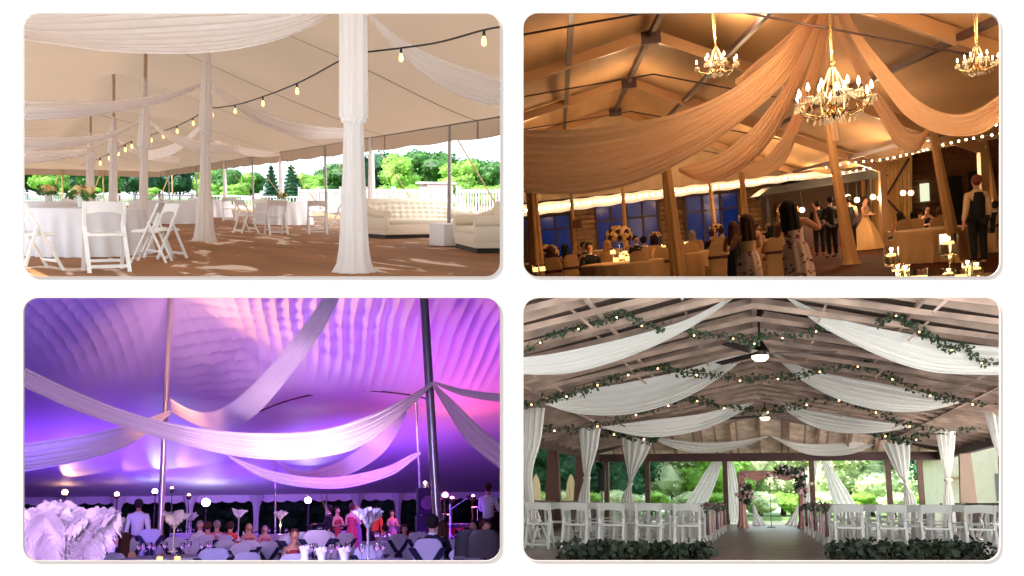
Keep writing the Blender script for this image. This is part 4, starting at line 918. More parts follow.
def glassware(pan, loc, label, n, seed, lit=None, group=None, R=.35):
    """a cluster of stemmed glasses, each a thing of its own"""
    out = []
    if 'gl' not in PEO:
        e = empty('wine_glass', 'wine glass', 'glass')
        MB().lathe([(.036, 0), (.034, .004), (.005, .01), (.005, .09), (.03, .12), (.038, .15), (.032, .2)], n=14, caps=False).build('bowl_and_stem', M_gl, e); PEO['gl'] = Proto(e)
    rnd.seed(seed)
    for i in range(n):
        a = i*2*PI/n+rnd.uniform(-.2, .2); q = Vector(loc)+Vector((math.cos(a)*R, math.sin(a)*R, 0))
        PEO['gl'].put(pan, q, 0, label, group)
# ================================================================== UPPER RIGHT: warm evening tent beside a log building
light('AREA', TR, (6.7, 12, 1.3), 50, (1, .66, .36), 1.1, (7, 26, 5));  # unseen area lamp added to brighten the guests
M_tan = mat('warm_tent_fabric', hexcol(222, 178, 130), .7, noise_=.12, nscale=.8, stretch=(1, .2, 1), trans=.2)
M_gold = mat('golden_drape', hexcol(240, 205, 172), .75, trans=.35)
M_truss = mat('aluminium_frame', hexcol(190, 148, 108), .4, .3)
M_purl = mat('dark_purlin', hexcol(84, 62, 64), .4, .5)
M_dfl = mat('dark_wood_floor', hexcol(76, 36, 18), .85, spec=.08, noise_=.2, nscale=2, stretch=(1, .2, 1))
dA_ = 23.
R0 = TR.P(650, 30, dA_); zR = R0.z; xR = R0.x
L1 = TR.P(568, 57, dA_); P1 = TR.P(833, 93, dA_)
sl = (zR-L1.z)/(xR-L1.x); sr = (zR-P1.z)/(P1.x-xR)
rz_ = lambda x: zR-sl*(xR-x) if x < xR else zR-sr*(x-xR)
XL, XR_ = -9., min(16., xR+(zR-2.7)/sr)
YG = 39.5
for x, y, w in ((9.3, 27.5, 190), (7.2, 33, 200), (10.4, 33, 190), (6.6, 22, 90), (5.0, 16, 60), (2.5, 29, 110), (-.5, 33, 90), (.5, 21, 60), (8.2, 15, 45)): light('POINT', TR, (x, y, rz_(x)-1.25), w*.72, (1, .66, .36), .25)  # unseen point lamps added under the roof to brighten its cloth
sheet('floor', TR, [(-12, 11, 0), (28, 11, 0), (28, 48, 0), (-12, 48, 0)], M_dfl, 'dark wooden floor of the evening tent')
rt = empty('tent_roof', 'golden lit fabric roof of the frame tent', 'tent roof', TR, (0, 0, 0))
for xa, xb in ((XL, xR), (xR, XR_)):
    MB().grid(lambda u, v: (xa+(xb-xa)*u, 9+(YG-9)*v, rz_(xa+(xb-xa)*u)+.05+.07*math.sin(PI*((v*(YG-9)/7.2) % 1))), 10, 60).build('fabric_panel', M_tan, rt)
fr_y = [TR.P(650, 30, dA_).y-7.2*1.0+7.2*i for i in range(4)]
for i, y in enumerate(fr_y):
    e = empty('portal_frame', 'aluminium portal rafter spanning the evening tent roof, %s from the camera' % ORD[i], 'roof frame', TR, (xR, y, 0))
    for x, nm in ((XL, 'rafter'), (XR_, 'rafter')): MB().beam((0, 0, zR-.12), (x-xR, 0, rz_(x)-.12), .16, .26).build(nm, M_truss, e, smooth=False)
    MB().box((0, 0, zR-.2), (.5, .2, .3)).build('apex_bracket', M_purl, e, smooth=False)
    MB().box((XR_-xR, 0, rz_(XR_)/2-.06), (.2, .2, rz_(XR_)-.12)).build('column', M_truss, e, smooth=False)
    MB().tube([(-5, 0, rz_(xR-5)-.3), (0, 0, zR-1.1), (5, 0, rz_(xR+5)-.3)], .02, 6).build('tie_rod', M_purl, e)
for x, lab in ((xR, 'ridge'), (L1.x, 'first left'), (TR.P(722, 55, 23).x, 'first right'), (P1.x, 'second right'), (P1.x+2.6, 'third right'), (P1.x+4.6, 'fourth right'))[:5]:
    if x < XR_-.2:
        e = empty('roof_purlin', 'dark %s purlin running the length of the evening tent' % lab, 'purlin', TR, (x, 24, rz_(x)-.2)); MB().box((0, 0, .06), (.12, 30, .12)).build('tube', M_purl, e, smooth=False)
# sheer tent end wall above the eave, with ceiling pleats
gw = empty('gable_wall', 'cream pleated cloth closing the far end of the evening tent roof', 'tent wall', TR, (0, YG, 0))
def gf(u, v):
    x = XL+(XR_-XL)*u; zb = 2.95; return (x, .05*math.sin(x*9), zb+(max(rz_(x), zb)-zb)*v)
MB().grid(gf, 260, 6).build('pleated_cloth', mat('cream_pleats', hexcol(226, 198, 160), .8, trans=.2), gw)
# eave band, its cloth emitting the glow its bulbs would cast on it
M_band = mat('glow_eave_swag', hexcol(245, 225, 200), .7, emit=(1, .74, .46), es=.5)
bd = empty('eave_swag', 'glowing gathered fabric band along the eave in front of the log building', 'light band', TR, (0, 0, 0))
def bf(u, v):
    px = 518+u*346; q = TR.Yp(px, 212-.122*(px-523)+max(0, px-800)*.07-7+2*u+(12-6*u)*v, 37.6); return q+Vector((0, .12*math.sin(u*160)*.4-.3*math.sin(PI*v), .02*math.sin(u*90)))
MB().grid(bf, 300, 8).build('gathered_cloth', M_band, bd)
cl_ = MB()
lp = []
for i in range(46):
    px = 520+i*6.3; q = TR.Yp(px, 212-.122*(px-523)-1.5, 37.25); lp.append(q)
rl = empty('rope_light', 'row of warm bulbs in the eave band of the evening tent', 'string light', TR, lp[0])
MB().tube([q-lp[0] for q in lp], .012, 5).build('cable', M_wire, rl)
M_hot = mat('hot_bulb', (1, .85, .6), .3, emit=(1, .70, .36), es=16)
hb = MB().ball((0, 0, 0), .06, 1).build('bulb', M_hot, rl); hb.location = lp[0]-lp[0]
for q in lp[1:]:
    c = hb.copy(); COL.objects.link(c); c.parent = rl; c.location = q-lp[0]
for px in (545, 610, 680, 750, 810): light('POINT', TR, TR.Yp(px, 211-.122*(px-523), 36.6), 36, (1, .62, .30), .3)
# log building
M_log = mat('log_siding', hexcol(140, 108, 78), .8, noise_=.3, nscale=3)
YL = 41.
lb = empty('log_building', 'dark log-clad building with blue-lit windows beyond the evening tent', 'building', TR, (4, YL, 0))
mb = MB()
z = 0.
while z < 3.3:
    mb.tube([(-12, 0, z+.11), (6, 0, z+.11)], .125, 8); z += .22
mb.build('log_wall', M_log, lb)
MB().box((-3, -.35, 3.05), (18, .5, .25)).build('eave_board', M_beam, lb, smooth=False)
M_win = mat('blue_night_glass', hexcol(16, 40, 90), .15, noise_=.5, nscale=1.6, emit=hexcol(20, 70, 190), es=.09)
M_wf = mat('window_timber', hexcol(70, 46, 30), .6)
def tr_win(x0, x1, y0, y1, nx, parts_lab, glass=M_win):
    a = TR.Yp(x0, y0, YL-.25); b = TR.Yp(x1, y1, YL-.25); cx, cz = (a.x+b.x)/2-4, (a.z+b.z)/2; w, h = abs(b.x-a.x), abs(a.z-b.z)
    f = MB()
    for s in (-1, 1): f.box((cx+s*w/2, -.2, cz), (.14, .2, h+.14)); f.box((cx, -.2, cz+s*h/2), (w+.14, .2, .14))
    for i in range(1, nx): f.box((cx-w/2+w*i/nx, -.2, cz), (.09, .16, h))
    f.box((cx, -.2, cz+h*.22), (w, .16, .08))
    fo = f.build('window_frame', M_wf, lb, smooth=False); MB().box((cx, -.14, cz), (w, .03, h)).build('pane', glass, fo, smooth=False)
tr_win(524, 574, 218, 262, 3, ''); tr_win(594, 662, 205, 258, 4, ''); tr_win(684, 742, 196, 250, 3, ''); tr_win(763, 783, 201, 232, 1, '')
for px, py in ((584, 234), (675, 218), (758, 200)):
    q = TR.Yp(px, py, YL-.5); e = empty('wall_lantern', 'small dark lantern on the log wall near the column at the %s' % ('left' if px < 600 else 'middle' if px < 700 else 'right'), 'lantern', TR, q); MB().lathe([(.03, 0), (.12, .05), (.12, .22), (.16, .24), (.02, .36)], n=6).build('housing', M_plinth, e)
cpx = TR.Yp(585, 240, YL-.5); e = empty('stone_column', 'log and stone pier between the first two blue windows', 'column', TR, (cpx.x, cpx.y+.1, 0)); mb = MB()
for i in range(14): mb.box((0, 0, .11+.22*i), (1.0-.04*(i % 2), .5, .2), bevel=.03)
mb.build('courses', M_log, e)
# dark bar canopy, tent side wall, right-hand building
bq = TR.G(830, 247); e = empty('bar_pergola', 'dark bar pergola with globe lamps behind the standing guests', 'pergola', TR, (bq.x, 35.5, 0))
zt = TR.zat((bq.x, 35.5, 0), 184)
MB().prism([(-2.4, zt-.25), (2.4, zt-.0), (2.0, zt+.3), (-1.9, zt+.05)], -.9, .9).build('roof', M_plinth, e, smooth=False)
for x in (-1.9, 1.9): MB().box((x, 0, zt/2), (.12, .12, zt)).build('post', M_plinth, e, smooth=False)
MB().box((0, .3, .55), (3.4, .6, 1.1)).build('counter', M_beam, e, smooth=False)
MB().box((0, .9, zt*.5), (3.9, .08, zt)).build('back_panel', mat('brown_backdrop', hexcol(60, 38, 22), .8), e, smooth=False)
mb = MB(); mb.lathe([(.42, 0), (.42, .04)], n=28)
o = mb.build('round_mirror', mat('mirror_bronze', hexcol(150, 110, 60), .2, .6), e); o.rotation_euler = (PI/2, 0, 0); o.location = (-1.0, .7, zt*.62)
for (px, py) in ((789, 206), (802, 210), (848, 197), (857, 200), (873, 197), (880, 198), (903, 193), (911, 193)):
    q = TR.Yp(px, py, 34.); e = empty('globe_lamp', 'glowing round globe lamp hanging near the bar, %s' % {789: 'upper of the left pair', 802: 'lower of the left pair', 848: 'first right of the slanting pole', 857: 'second right of the slanting pole', 873: 'left of the right pair', 880: 'right of the right pair', 903: 'left one by the cream wall', 911: 'right one by the cream wall'}[px], 'lamp', TR, q)
    MB().ball((0, 0, 0), .095, 3).build('globe', mat('globe_glow', (1, .8, .5), .3, emit=(1, .68, .32), es=9), e); MB().tube([(0, 0, .1), (0, 0, .9)], .01, 5).build('cord', M_wire, e)
light('POINT', TR, TR.Yp(860, 190, 33.5), 60, (1, .62, .3), .3); light('POINT', TR, TR.Yp(905, 160, 33.5), 90, (1, .66, .34), .3)
M_cream = mat('cream_tent_side', hexcol(222, 178, 120), .8, trans=.2)
def tr_quad(name, corners, y, m, lab, cat, pl=.06):
    Q = [TR.Yp(px, py, y) for px, py in corners]; base = (Q[2]+Q[3])/2; e = empty(name, lab, cat, TR, base)
    MB().grid(lambda u, v: Q[0].lerp(Q[1], u).lerp(Q[3].lerp(Q[2], u), v)-base+Vector((0, pl*math.sin(u*60), 0)), 120, 4).build('cloth', m, e)
tr_quad('tent_side_wall', [(878, 152), (912, 150), (912, 250), (878, 250)], 37.5, M_cream, 'cream tent side wall with diagonal braces behind the bride', 'tent wall')
tr_quad('tent_side_wall', [(812, 160), (884, 156), (884, 245), (812, 245)], 38.6, M_cream, 'cream pleated tent side wall behind the dark bar pergola', 'tent wall')
a, b = TR.Yp(884, 200, 37.2), TR.Yp(909, 160, 37.2)
for (x0, y0, x1, y1) in ((884, 200, 909, 158), (884, 196, 908, 222)):
    tag(MB().beam(TR.Yp(x0, y0, 37.1), TR.Yp(x1, y1, 37.1), .07, .07).build('diagonal_brace', M_purl, pan=TR), 'dark diagonal brace, %s one on the cream side wall' % ('upper' if y1 < 200 else 'lower'), 'brace')
rb = empty('brown_building', 'dark brown clad building at the right of the evening tent', 'building', TR, TR.Yp(960, 245, 40)*1.0); rb0 = TR.Yp(960, 245, 40)
Q = [TR.Yp(908, 140, 40)-rb0, TR.Yp(1030, 130, 40)-rb0, TR.Yp(1030, 250, 40)-rb0, TR.Yp(908, 250, 40)-rb0]
mb = MB(); mb.grid(lambda u, v: Q[0].lerp(Q[1], u).lerp(Q[3].lerp(Q[2], u), v)+Vector((0, .04*abs(math.sin(v*60)), 0)), 4, 120); mb.build('clapboard_wall', mat('brown_clapboard', hexcol(120, 78, 46), .8, noise_=.2, nscale=3), rb)
def rbx(x0, x1, y0, y1, nm, m, dy=-.12):
    a = TR.Yp(x0, y0, 40)-rb0; b = TR.Yp(x1, y1, 40)-rb0; MB().box(((a.x+b.x)/2, dy, (a.z+b.z)/2), (abs(b.x-a.x), .12, abs(a.z-b.z))).build(nm, m, rb, smooth=False)
rbx(919, 928, 184, 201, 'lit_window', mat('lit_window_glass', hexcol(220, 220, 180), .3, emit=(.8, .85, .6), es=.7)); rbx(943, 962, 177, 238, 'door', M_plinth); rbx(967, 994, 172, 238, 'door', M_plinth)
# drapes -------------------------------------------------------------------
T4 = lambda up, lo, lab, **k: swag(TR, 'ceiling_swag', up, lo, M_gold, lab, 'drape', **k)
T4([(826, -10, 17), (800, 28, 16.5), (770, 60, 16), (730, 90, 15.5), (680, 112, 15), (620, 124, 14.5), (570, 130, 14), (510, 129, 13.5)], [(830, -10, 17), (808, 40, 16.5), (785, 82, 16), (745, 118, 15.5), (700, 152, 15), (640, 182, 14.5), (580, 194, 14), (510, 192, 13.5)], 'biggest golden swag sweeping to the lower left of the evening tent', folds=9, amp=.06, bulge=.35)
T4([(828, -10, 17.2), (808, 40, 17.5), (785, 85, 18), (755, 125, 18.5), (725, 150, 19), (695, 162, 19.5), (678, 168, 20)], [(832, -10, 17.2), (815, 45, 17.5), (797, 90, 18), (775, 135, 18.5), (745, 168, 19), (710, 183, 19.5), (679, 172, 20)], 'golden swag looping down behind the biggest one', folds=6, amp=.05)
T4([(830, -10, 17.4), (818, 40, 18), (803, 85, 18.5), (788, 125, 19), (768, 155, 20), (746, 166, 21), (737, 168, 22)], [(834, -10, 17.4), (826, 45, 18), (814, 90, 18.5), (799, 130, 19), (785, 162, 20), (762, 177, 21), (738, 170, 22)], 'third golden swag left of the large chandelier', folds=6, amp=.05)
T4([(834, -10, 17.4), (842, 30, 17.6), (862, 62, 18), (885, 100, 18.5), (905, 128, 19), (920, 133, 19.5), (929, 125, 20)], [(830, -10, 17.4), (837, 32, 17.6), (855, 70, 18), (877, 112, 18.5), (898, 146, 19), (918, 152, 19.5), (930, 128, 20)], 'golden swag right of the large chandelier with a deep loop', folds=5, amp=.05)
T4([(838, -10, 17), (858, 30, 16.5), (885, 65, 16), (915, 98, 15.5), (945, 113, 15), (975, 110, 14.5), (1010, 86, 14)], [(833, -10, 17), (848, 30, 16.5), (875, 75, 16), (905, 115, 15.5), (940, 134, 15), (980, 134, 14.5), (1010, 112, 14)], 'wide golden swag from the peak to the right edge', folds=6, amp=.05)
T4([(834, -10, 18), (833, 30, 18.5), (832, 70, 19), (836, 110, 19.5), (840, 140, 20)], [(826, -10, 18), (826, 30, 18.5), (826, 70, 19), (829, 110, 19.5), (832, 140, 20)], 'narrow golden drape hanging straight behind the large chandelier', folds=3, amp=.05)
T4([(824, -10, 16.8), (800, 22, 17), (780, 42, 17.2), (755, 62, 17.5), (735, 80, 18)], [(827, -10, 16.8), (808, 30, 17), (788, 55, 17.2), (762, 74, 17.5), (737, 86, 18)], 'short golden drape behind the top of the biggest swag', folds=4, amp=.05)
# wrapped poles
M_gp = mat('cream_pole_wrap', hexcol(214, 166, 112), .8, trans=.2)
def wrapped(px_t, py_t, px_b, py_b, d, lab, r=.10, foot=None):
    b = TR.P(px_b, py_b, d); 
    if b.z < .4 or foot: b = TR.G(px_b, py_b) if foot else Vector((b.x, b.y, 0))
    b.z = 0; t = TR.Yp(px_t, py_t, b.y); e = empty('wrapped_pole', lab, 'pole', TR, b); dx = t.x-b.x; ax = lambda z: (dx*z/t.z, 0)
    MB().tube([(0, 0, 0), (dx, 0, t.z)], .04, 10).build('shaft', M_pole, e)
    MB().lathe([(r*1.9, 0), (r*1.35, .12), (r*1.2, .8), (r, 1.8), (r*.7, t.z)], n=48, ax=ax, fold=(7, .10)).build('cloth_wrap', M_gp, e)
wrapped(530, 170, 537, 280, 20, 'cream wrapped pole at the left edge of the evening tent', .13)
wrapped(571, 190, 576, 278, 24, 'slim pole with a small sign right of the left wrapped pole', .05)
wrapped(622, 178, 625, 240, 33, 'slim pole before the second blue window', .07)
wrapped(665, 160, 680, 279, 19, 'cream wrapped pole left of the guests by the wide window', .12)
wrapped(708, 165, 716, 235, 33, 'slim pole before the third blue window', .07)
wrapped(740, 155, 748, 245, 27, 'cream wrapped pole above the woman in the strapless dress', .09)
wrapped(828, 125, 852, 264, 24, 'leaning cream wrapped pole below the large chandelier', .12, foot=True)
wrapped(931, 122, 958, 262, 24, 'leaning cream wrapped pole beside the waiter', .10, foot=True)
wrapped(983, 130, 997, 235, 28, 'wrapped pole at the right edge of the evening tent', .13)
sg = TR.P(577, 224, 23.5); e = empty('pole_sign', 'small brown blank sign on the slim left pole', 'sign', TR, sg); MB().box((0, 0, 0), (.23, .04, .22)).build('board', mat('brown_sign', hexcol(96, 60, 36), .7), e, smooth=False)
# chandeliers --------------------------------------------------------------
M_cry = mat('crystal', (1, .93, .8), .08, glass=.6, emit=(1, .72, .42), es=.08)  # crystal emits a faint warm glow in place of candle light
M_brs = mat('champagne_metal', hexcol(225, 195, 150), .25, .9)
M_fl = mat('candle_flame_bulb', (1, .9, .7), .3, emit=(1, .80, .52), es=14)
def chandelier(loc, R, n, chain, lab, seed):
    e = empty('chandelier', lab, 'chandelier', TR, loc); rnd.seed(seed)
    MB().lathe([(.01, -R*.42), (.06*R, -R*.38), (.16*R, -.25*R), (.10*R, -.15*R), (.22*R, -.02*R), (.08*R, .10*R), (.05*R, .35*R), (.13*R, .45*R), (.06*R, .55*R), (.04*R, .9*R), (.09*R, 1.0*R), (.03*R, 1.1*R)], n=16).build('stem', M_brs, e)
    mb = MB()
    k = int(chain/.09)
    for i in range(k):
        z = 1.1*R+i*.09; mb.tube([(.022*math.cos(a)*(1 if i % 2 else 0), .022*math.cos(a)*(0 if i % 2 else 1), z+.045+.045*math.sin(a)) for a in [j*PI/4 for j in range(9)]], .006, 5)
    mb.lathe([(.012, 1.1*R), (.03, 1.1*R+chain*.5), (.012, 1.1*R+chain)], n=16, fold=(6, .35)); mb.build('chain', M_brs, e)
    for i in range(n):
        a = 2*PI*i/n+.3; rr = R*(1 if i % 2 == 0 else .62); zt = (.02 if i % 2 == 0 else .22)*R
        d = Vector((math.cos(a), math.sin(a), 0))
        arm = MB().tube([d*(.1*R)+Vector((0, 0, -.12*R)), d*(.45*rr)+Vector((0, 0, -.34*R)), d*(.85*rr)+Vector((0, 0, -.22*R)), d*rr+Vector((0, 0, zt-.02))], .016*R+.004, 8).build('arm', M_brs, e)
        c = d*rr+Vector((0, 0, zt))
        MB().lathe([(.03*R, -.03), (.13*R, 0), (.12*R, .015), (.03*R, .02)], c=c, n=14).build('drip_dish', M_cry, arm)
        MB().lathe([(.028*R, .01), (.028*R, .17*R)], c=c, n=10).build('candle_sleeve', M_brs, arm)
        MB().lathe([(.02*R, .17*R), (.05*R, .23*R), (.035*R, .30*R), (.004, .38*R)], c=c, n=10).build('flame_bulb', M_fl, arm)
        mb = MB()
        for j in range(7):
            b_ = 2*PI*j/7; mb.lathe([(.002, -.16*R), (.022*R, -.11*R), (.002, -.03*R)], c=c+Vector((math.cos(b_)*.11*R, math.sin(b_)*.11*R, 0)), n=4)
        for j in range(6):
            t = (j+.5)/6; p = d*(rr*t)+Vector((0, 0, -.34*R*math.sin(PI*min(1, t*1.1))-.04)); mb.lathe([(.002, -.14*R), (.02*R, -.09*R), (.002, -.01)], c=p, n=4)
        o_ = mb.build('crystal_drops', M_cry, arm, smooth=False); o_['kind'] = 'stuff'
    for i in range(n):
        a = 2*PI*(i+.5)/n; d = Vector((math.cos(a), math.sin(a), 0)); MB().tube([Vector((0, 0, .9*R))+d*.04, d*.35*R+Vector((0, 0, .28*R)), d*.62*R+Vector((0, 0, .06*R))], .009*R+.003, 5).build('bead_strand', M_cry, e)
c1 = TR.P(834, 103, 14.5); chandelier(c1, .62, 12, 1.6, 'largest crystal chandelier in front of the gathered drapes', 1)
c2 = TR.P(717, 66, 20); chandelier(c2, .44, 9, 1.1, 'crystal chandelier at the upper left of the peak', 2)
c3 = TR.P(977, 64, 14.5); chandelier(c3, .30, 9, 1.0, 'small chandelier at the upper right corner', 3)
for c, w in ((c1, 90), (c2, 110), (c3, 90)): light('POINT', TR, c+Vector((0, -.7, .8 if c is not c3 else .5)), w*(1.15 if c is not c3 else .3), (1, .68, .38), .3)
# warm strings of light in the far right ceiling
def fairy(pts, n, lab):
    P = [TR.P(*p) for p in pts]; e = empty('string_light', lab, 'string light', TR, P[0])
    MB().tube([cr_(P, i/30)-P[0] for i in range(31)], .01, 5).build('wire', M_wire, e)
    b0 = MB().ball((0, 0, 0), .03, 1).build('bulb', M_hot, e)
    for i in range(n):
        c = b0 if i == 0 else b0.copy()
        if i: COL.objects.link(c); c.parent = e
        c.location = cr_(P, (i+.5)/n)-P[0]
fairy([(824, 168, 30), (850, 163, 29), (880, 160, 27), (905, 155, 26), (925, 150, 25)], 15, 'warm bulb string above the cream side wall')
fairy([(925, 150, 25), (950, 143, 23), (975, 138, 21.5), (1003, 133, 20)], 10, 'warm bulb string toward the right edge')
fairy([(898, 150, 26), (925, 141, 25), (950, 135, 23), (975, 129, 21), (1000, 124, 19.5)], 9, 'upper warm bulb string at the right')
fairy([(830, 176, 30), (850, 172, 29), (872, 168, 28)], 7, 'low bulb string left of the cream wall')
# tables, chairs, flowers, guests
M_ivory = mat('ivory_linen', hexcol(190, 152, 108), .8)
M_sash = mat('burgundy_sash', hexcol(70, 22, 24), .6)
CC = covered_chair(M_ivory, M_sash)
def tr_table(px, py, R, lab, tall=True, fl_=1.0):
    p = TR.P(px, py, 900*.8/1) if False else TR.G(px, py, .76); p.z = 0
    t = cloth_table('round_table', lab, R, .76, 18, M_ivory); setpos(t, TR, p); return p
M_wr = mat('cream_blooms', hexcol(226, 190, 130), .7); M_dr = mat('dark_red_blooms', hexcol(70, 24, 20), .7)
def tall_centre(px, py, d, lab, R=.32, h=.75):
    q = TR.P(px, py, d); zb = .77 if q.z-R-h < .9 else .77; e = empty('tall_centerpiece', lab, 'flowers', TR, (q.x, q.y, zb)); H = q.z-zb
    MB().lathe([(.10, 0), (.10, .02), (.02, .05), (.02, max(.1, H-R*.6)), (.09, max(.12, H-R*.5))], n=14).build('stand', M_gl, e)
    a = MB(); b = MB(); rnd.seed(int(px))
    for i in range(46):
        z_ = 1-1.5*i/46; th = i*2.4; rr = math.sqrt(max(0, 1-z_*z_)); (a if i % 3 else b).ball((R*rr*math.cos(th), R*rr*math.sin(th), H+R*.75*z_), R*.26, 1, nz=.4, seed=i, nf=4)
    a.build('cream_flowers', M_wr, e); b.build('dark_flowers', M_dr, e)
t1 = tr_table(545, 262, .9, 'cloth table at the lower left corner of the evening tent'); t2 = tr_table(622, 262, .9, 'cloth table under the tall flower ball before the second window'); t3 = tr_table(690, 252, .9, 'cloth table right of the wrapped pole by the wide window'); t4 = tr_table(748, 244, .8, 'far cloth table under the third window'); t5 = tr_table(935, 228, .9, 'cloth table behind the seated pair near the waiter'); t6 = tr_table(600, 250, .8, 'far cloth table left of the second window')
tall_centre(547, 254, 23, 'flower ball of cream and dark blooms at the lower left', .27); tall_centre(619, 236, 22, 'tall flower ball before the second blue window', .28); tall_centre(716, 229, 29, 'flower ball before the third blue window', .2); tall_centre(655, 236, 28, 'small cream arrangement left of the wrapped pole', .16); tall_centre(745, 218, 30, 'cream arrangement behind the standing woman', .2)
M_cand = mat('lit_candle_wax', hexcol(250, 210, 130), .5, emit=(1, .62, .2), es=1.4)
def votive(pan, q, lab, s=1, m=None):
    e = empty('votive_candle', lab, 'candle', pan, q); MB().lathe([(.035*s, 0), (.035*s, .07*s)], n=12).build('wax', m or M_cand, e); MB().lathe([(.045*s, -.002), (.05*s, .11*s)], n=14, caps=False).build('glass_cup', M_gl, e)
for i, (px, py, d) in enumerate([(616, 262, 20), (622, 259, 20), (628, 262, 20), (613, 254, 20.5), (625, 255, 20.5), (650, 252, 26), (654, 250, 26), (664, 249, 26), (686, 245, 28), (690, 244, 28), (729, 244, 28), (543, 274, 19), (536, 276, 19)]):
    q = TR.P(px, py, d); votive(TR, (q.x, q.y, max(q.z, .77)), 'glowing yellow candle on the left tables, %s from the left' % ({0: 'fourth'}.get(i, ['fifth', 'sixth', 'seventh', 'third', 'eighth', 'ninth', 'tenth', 'eleventh', 'twelfth', 'thirteenth', 'last', 'second', 'first'][i-1] if i else '')), 1.3)
light('POINT', TR, TR.P(622, 250, 20), 10, (1, .55, .2), .1); light('POINT', TR, TR.P(690, 240, 27), 9, (1, .55, .2), .1)
# guests
def gp(px, ytop, d, H, rz, lab, key, pose='stand', lean=None, wide=1.0, **kw):
    """stand a person so the head reaches pixel row ytop at depth d"""
    hz = (H if pose == 'stand' else H-.41); q = TR.P(px, ytop, d); q.z = 0; return put_person(TR, q, rz, lab, key, (H/1.70*wide, H/1.70*wide, H/1.70), lean, pose=pose, **kw)
M_flor = mat('floral_print', hexcol(235, 200, 185), .8, noise_=.0, nscale=17, col2=hexcol(225, 190, 178)); 
nt = M_flor.node_tree; r_ = [n for n in nt.nodes if n.type == 'VALTORGB'][0]; r_.color_ramp.interpolation = 'CONSTANT'; r_.color_ramp.elements[0].color = (*hexcol(120, 50, 50), 1); r_.color_ramp.elements[0].position = 0; r_.color_ramp.elements[1].position = .41
M_cream2 = mat('cream_bodice', hexcol(222, 180, 130), .8); M_gown = mat('ivory_gown', hexcol(222, 180, 120), .7); M_navy = mat('navy_cloth', hexcol(22, 24, 44), .8)
gp(800, 207, 13.6, 1.68, PI-.5, 'woman with long dark hair in a white floral sheath dress, arms raised', 'w1', outfit='dress', hair='long', hm=M_hairb, skin=M_skin2, cloth=M_flor, cloth2=M_flor, arms='up', wide=1.3, lean=Matrix.Rotation(math.radians(6), 4, 'Y'))
gp(746, 217, 14.4, 1.52, PI+.2, 'woman with auburn hair in a strapless cream top and floral skirt', 'w2', outfit='dress', hair='long', hm=M_hairc, skin=M_skin1, cloth=M_flor, cloth2=M_cream2, arms='fwd', wide=1.25)
gp(733, 224, 15.6, 1.42, PI-.3, 'woman in a dark dress just left of the strapless one', 'w3', outfit='dress', hair='long', hm=M_hairc, skin=M_skin2, cloth=M_blk, arms='fwd')
gp(865, 206, 29, 1.68, .7, 'bride in a full ivory gown with dark hair facing the bar', 'bride', outfit='gown', hair='bun', hm=M_hairb, skin=M_skin1, cloth=M_gown, arms='fwd')
gp(849, 209, 27.5, 1.75, PI, 'man in dark trousers and cream shirt beside the bride', 'm1', outfit='vest', hair='short', skin=M_skin1, arms='fwd', cloth2=mat('cream_shirt', hexcol(230, 195, 150), .8))
gp(830, 207, 26.5, 1.78, PI+.2, 'man in a black suit left of the leaning pole', 'm2', outfit='suit', hair='short', skin=M_skin1, arms='fwd')
gp(818, 212, 28, 1.7, PI-.3, 'guest in a dark suit behind the floral dress woman', 'm2')
gp(976, 181, 18.5, 1.84, PI+.1, 'waiter in a black waistcoat and white shirt with short reddish hair', 'waiter', outfit='vest', hair='short', hm=mat('hair_red', hexcol(128, 62, 44), .6), skin=M_skin1, arms='down', cloth2=mat('cream_shirt', (1, 1, 1), .8))
seat = [(900, 214, 24, PI+.3, 'seated woman with dark hair, left of the seated pair', 'sw', M_hairb), (914, 216, 23.5, PI-.3, 'seated woman in black, right of the seated pair', 'sw', M_hairb), (940, 210, 25, PI, 'seated guest with auburn hair behind the covered chair by the leaning pole', 'sw2', M_hairc),
        (712, 236, 25, PI+.4, 'seated man in a dark jacket left of the covered chair', 'sm', M_hairc), (722, 238, 24.6, PI-.4, 'seated guest in navy right of the covered chair', 'sm2', M_hairb), (693, 245, 24, PI+.2, 'seated guest with grey hair right of the left wrapped pole', 'sw3', M_hairg),
        (655, 248, 23, PI-.2, 'seated woman with dark hair left of the wrapped pole', 'sw', M_hairb), (645, 255, 22.5, PI+.3, 'seated dark guest near the second table', 'sm', M_hairb), (636, 250, 25, .4, 'seated guest facing us across the second table', 'sm', M_hairb), (608, 256, 21.5, PI, 'seated woman with blond hair before the second table', 'sw4', M_hairl), (584, 254, 23, .5, 'seated man facing us right of the slim sign pole', 'sm', M_hairb), (566, 260, 22, PI+.5, 'seated guest in white just left of the sign pole', 'sw5', M_hairb), (552, 262, 21, PI, 'seated blond guest under the left flower ball', 'sw4', M_hairc), (590, 262, 20.5, .2, 'seated man near the lower edge right of the sign pole', 'sm', M_hairb),
        (757, 230, 28, .5, 'seated guest facing us behind the woman in the strapless top', 'sm', M_hairb), (768, 233, 26, .2, 'seated bald guest left of the floral dress woman', 'sb', M_skin1), (773, 247, 19.5, PI, 'seated guest in orange at the lower centre', 'sw6', M_hairb), (783, 238, 25, PI-.3, 'seated guest between the two standing women', 'sm2', M_hairb), (996, 222, 22, PI+.3, 'seated guest at the right edge beside the waiter', 'sm', M_hairb), (926, 214, 27, .3, 'seated guest facing us beyond the seated pair', 'sw', M_hairb)]
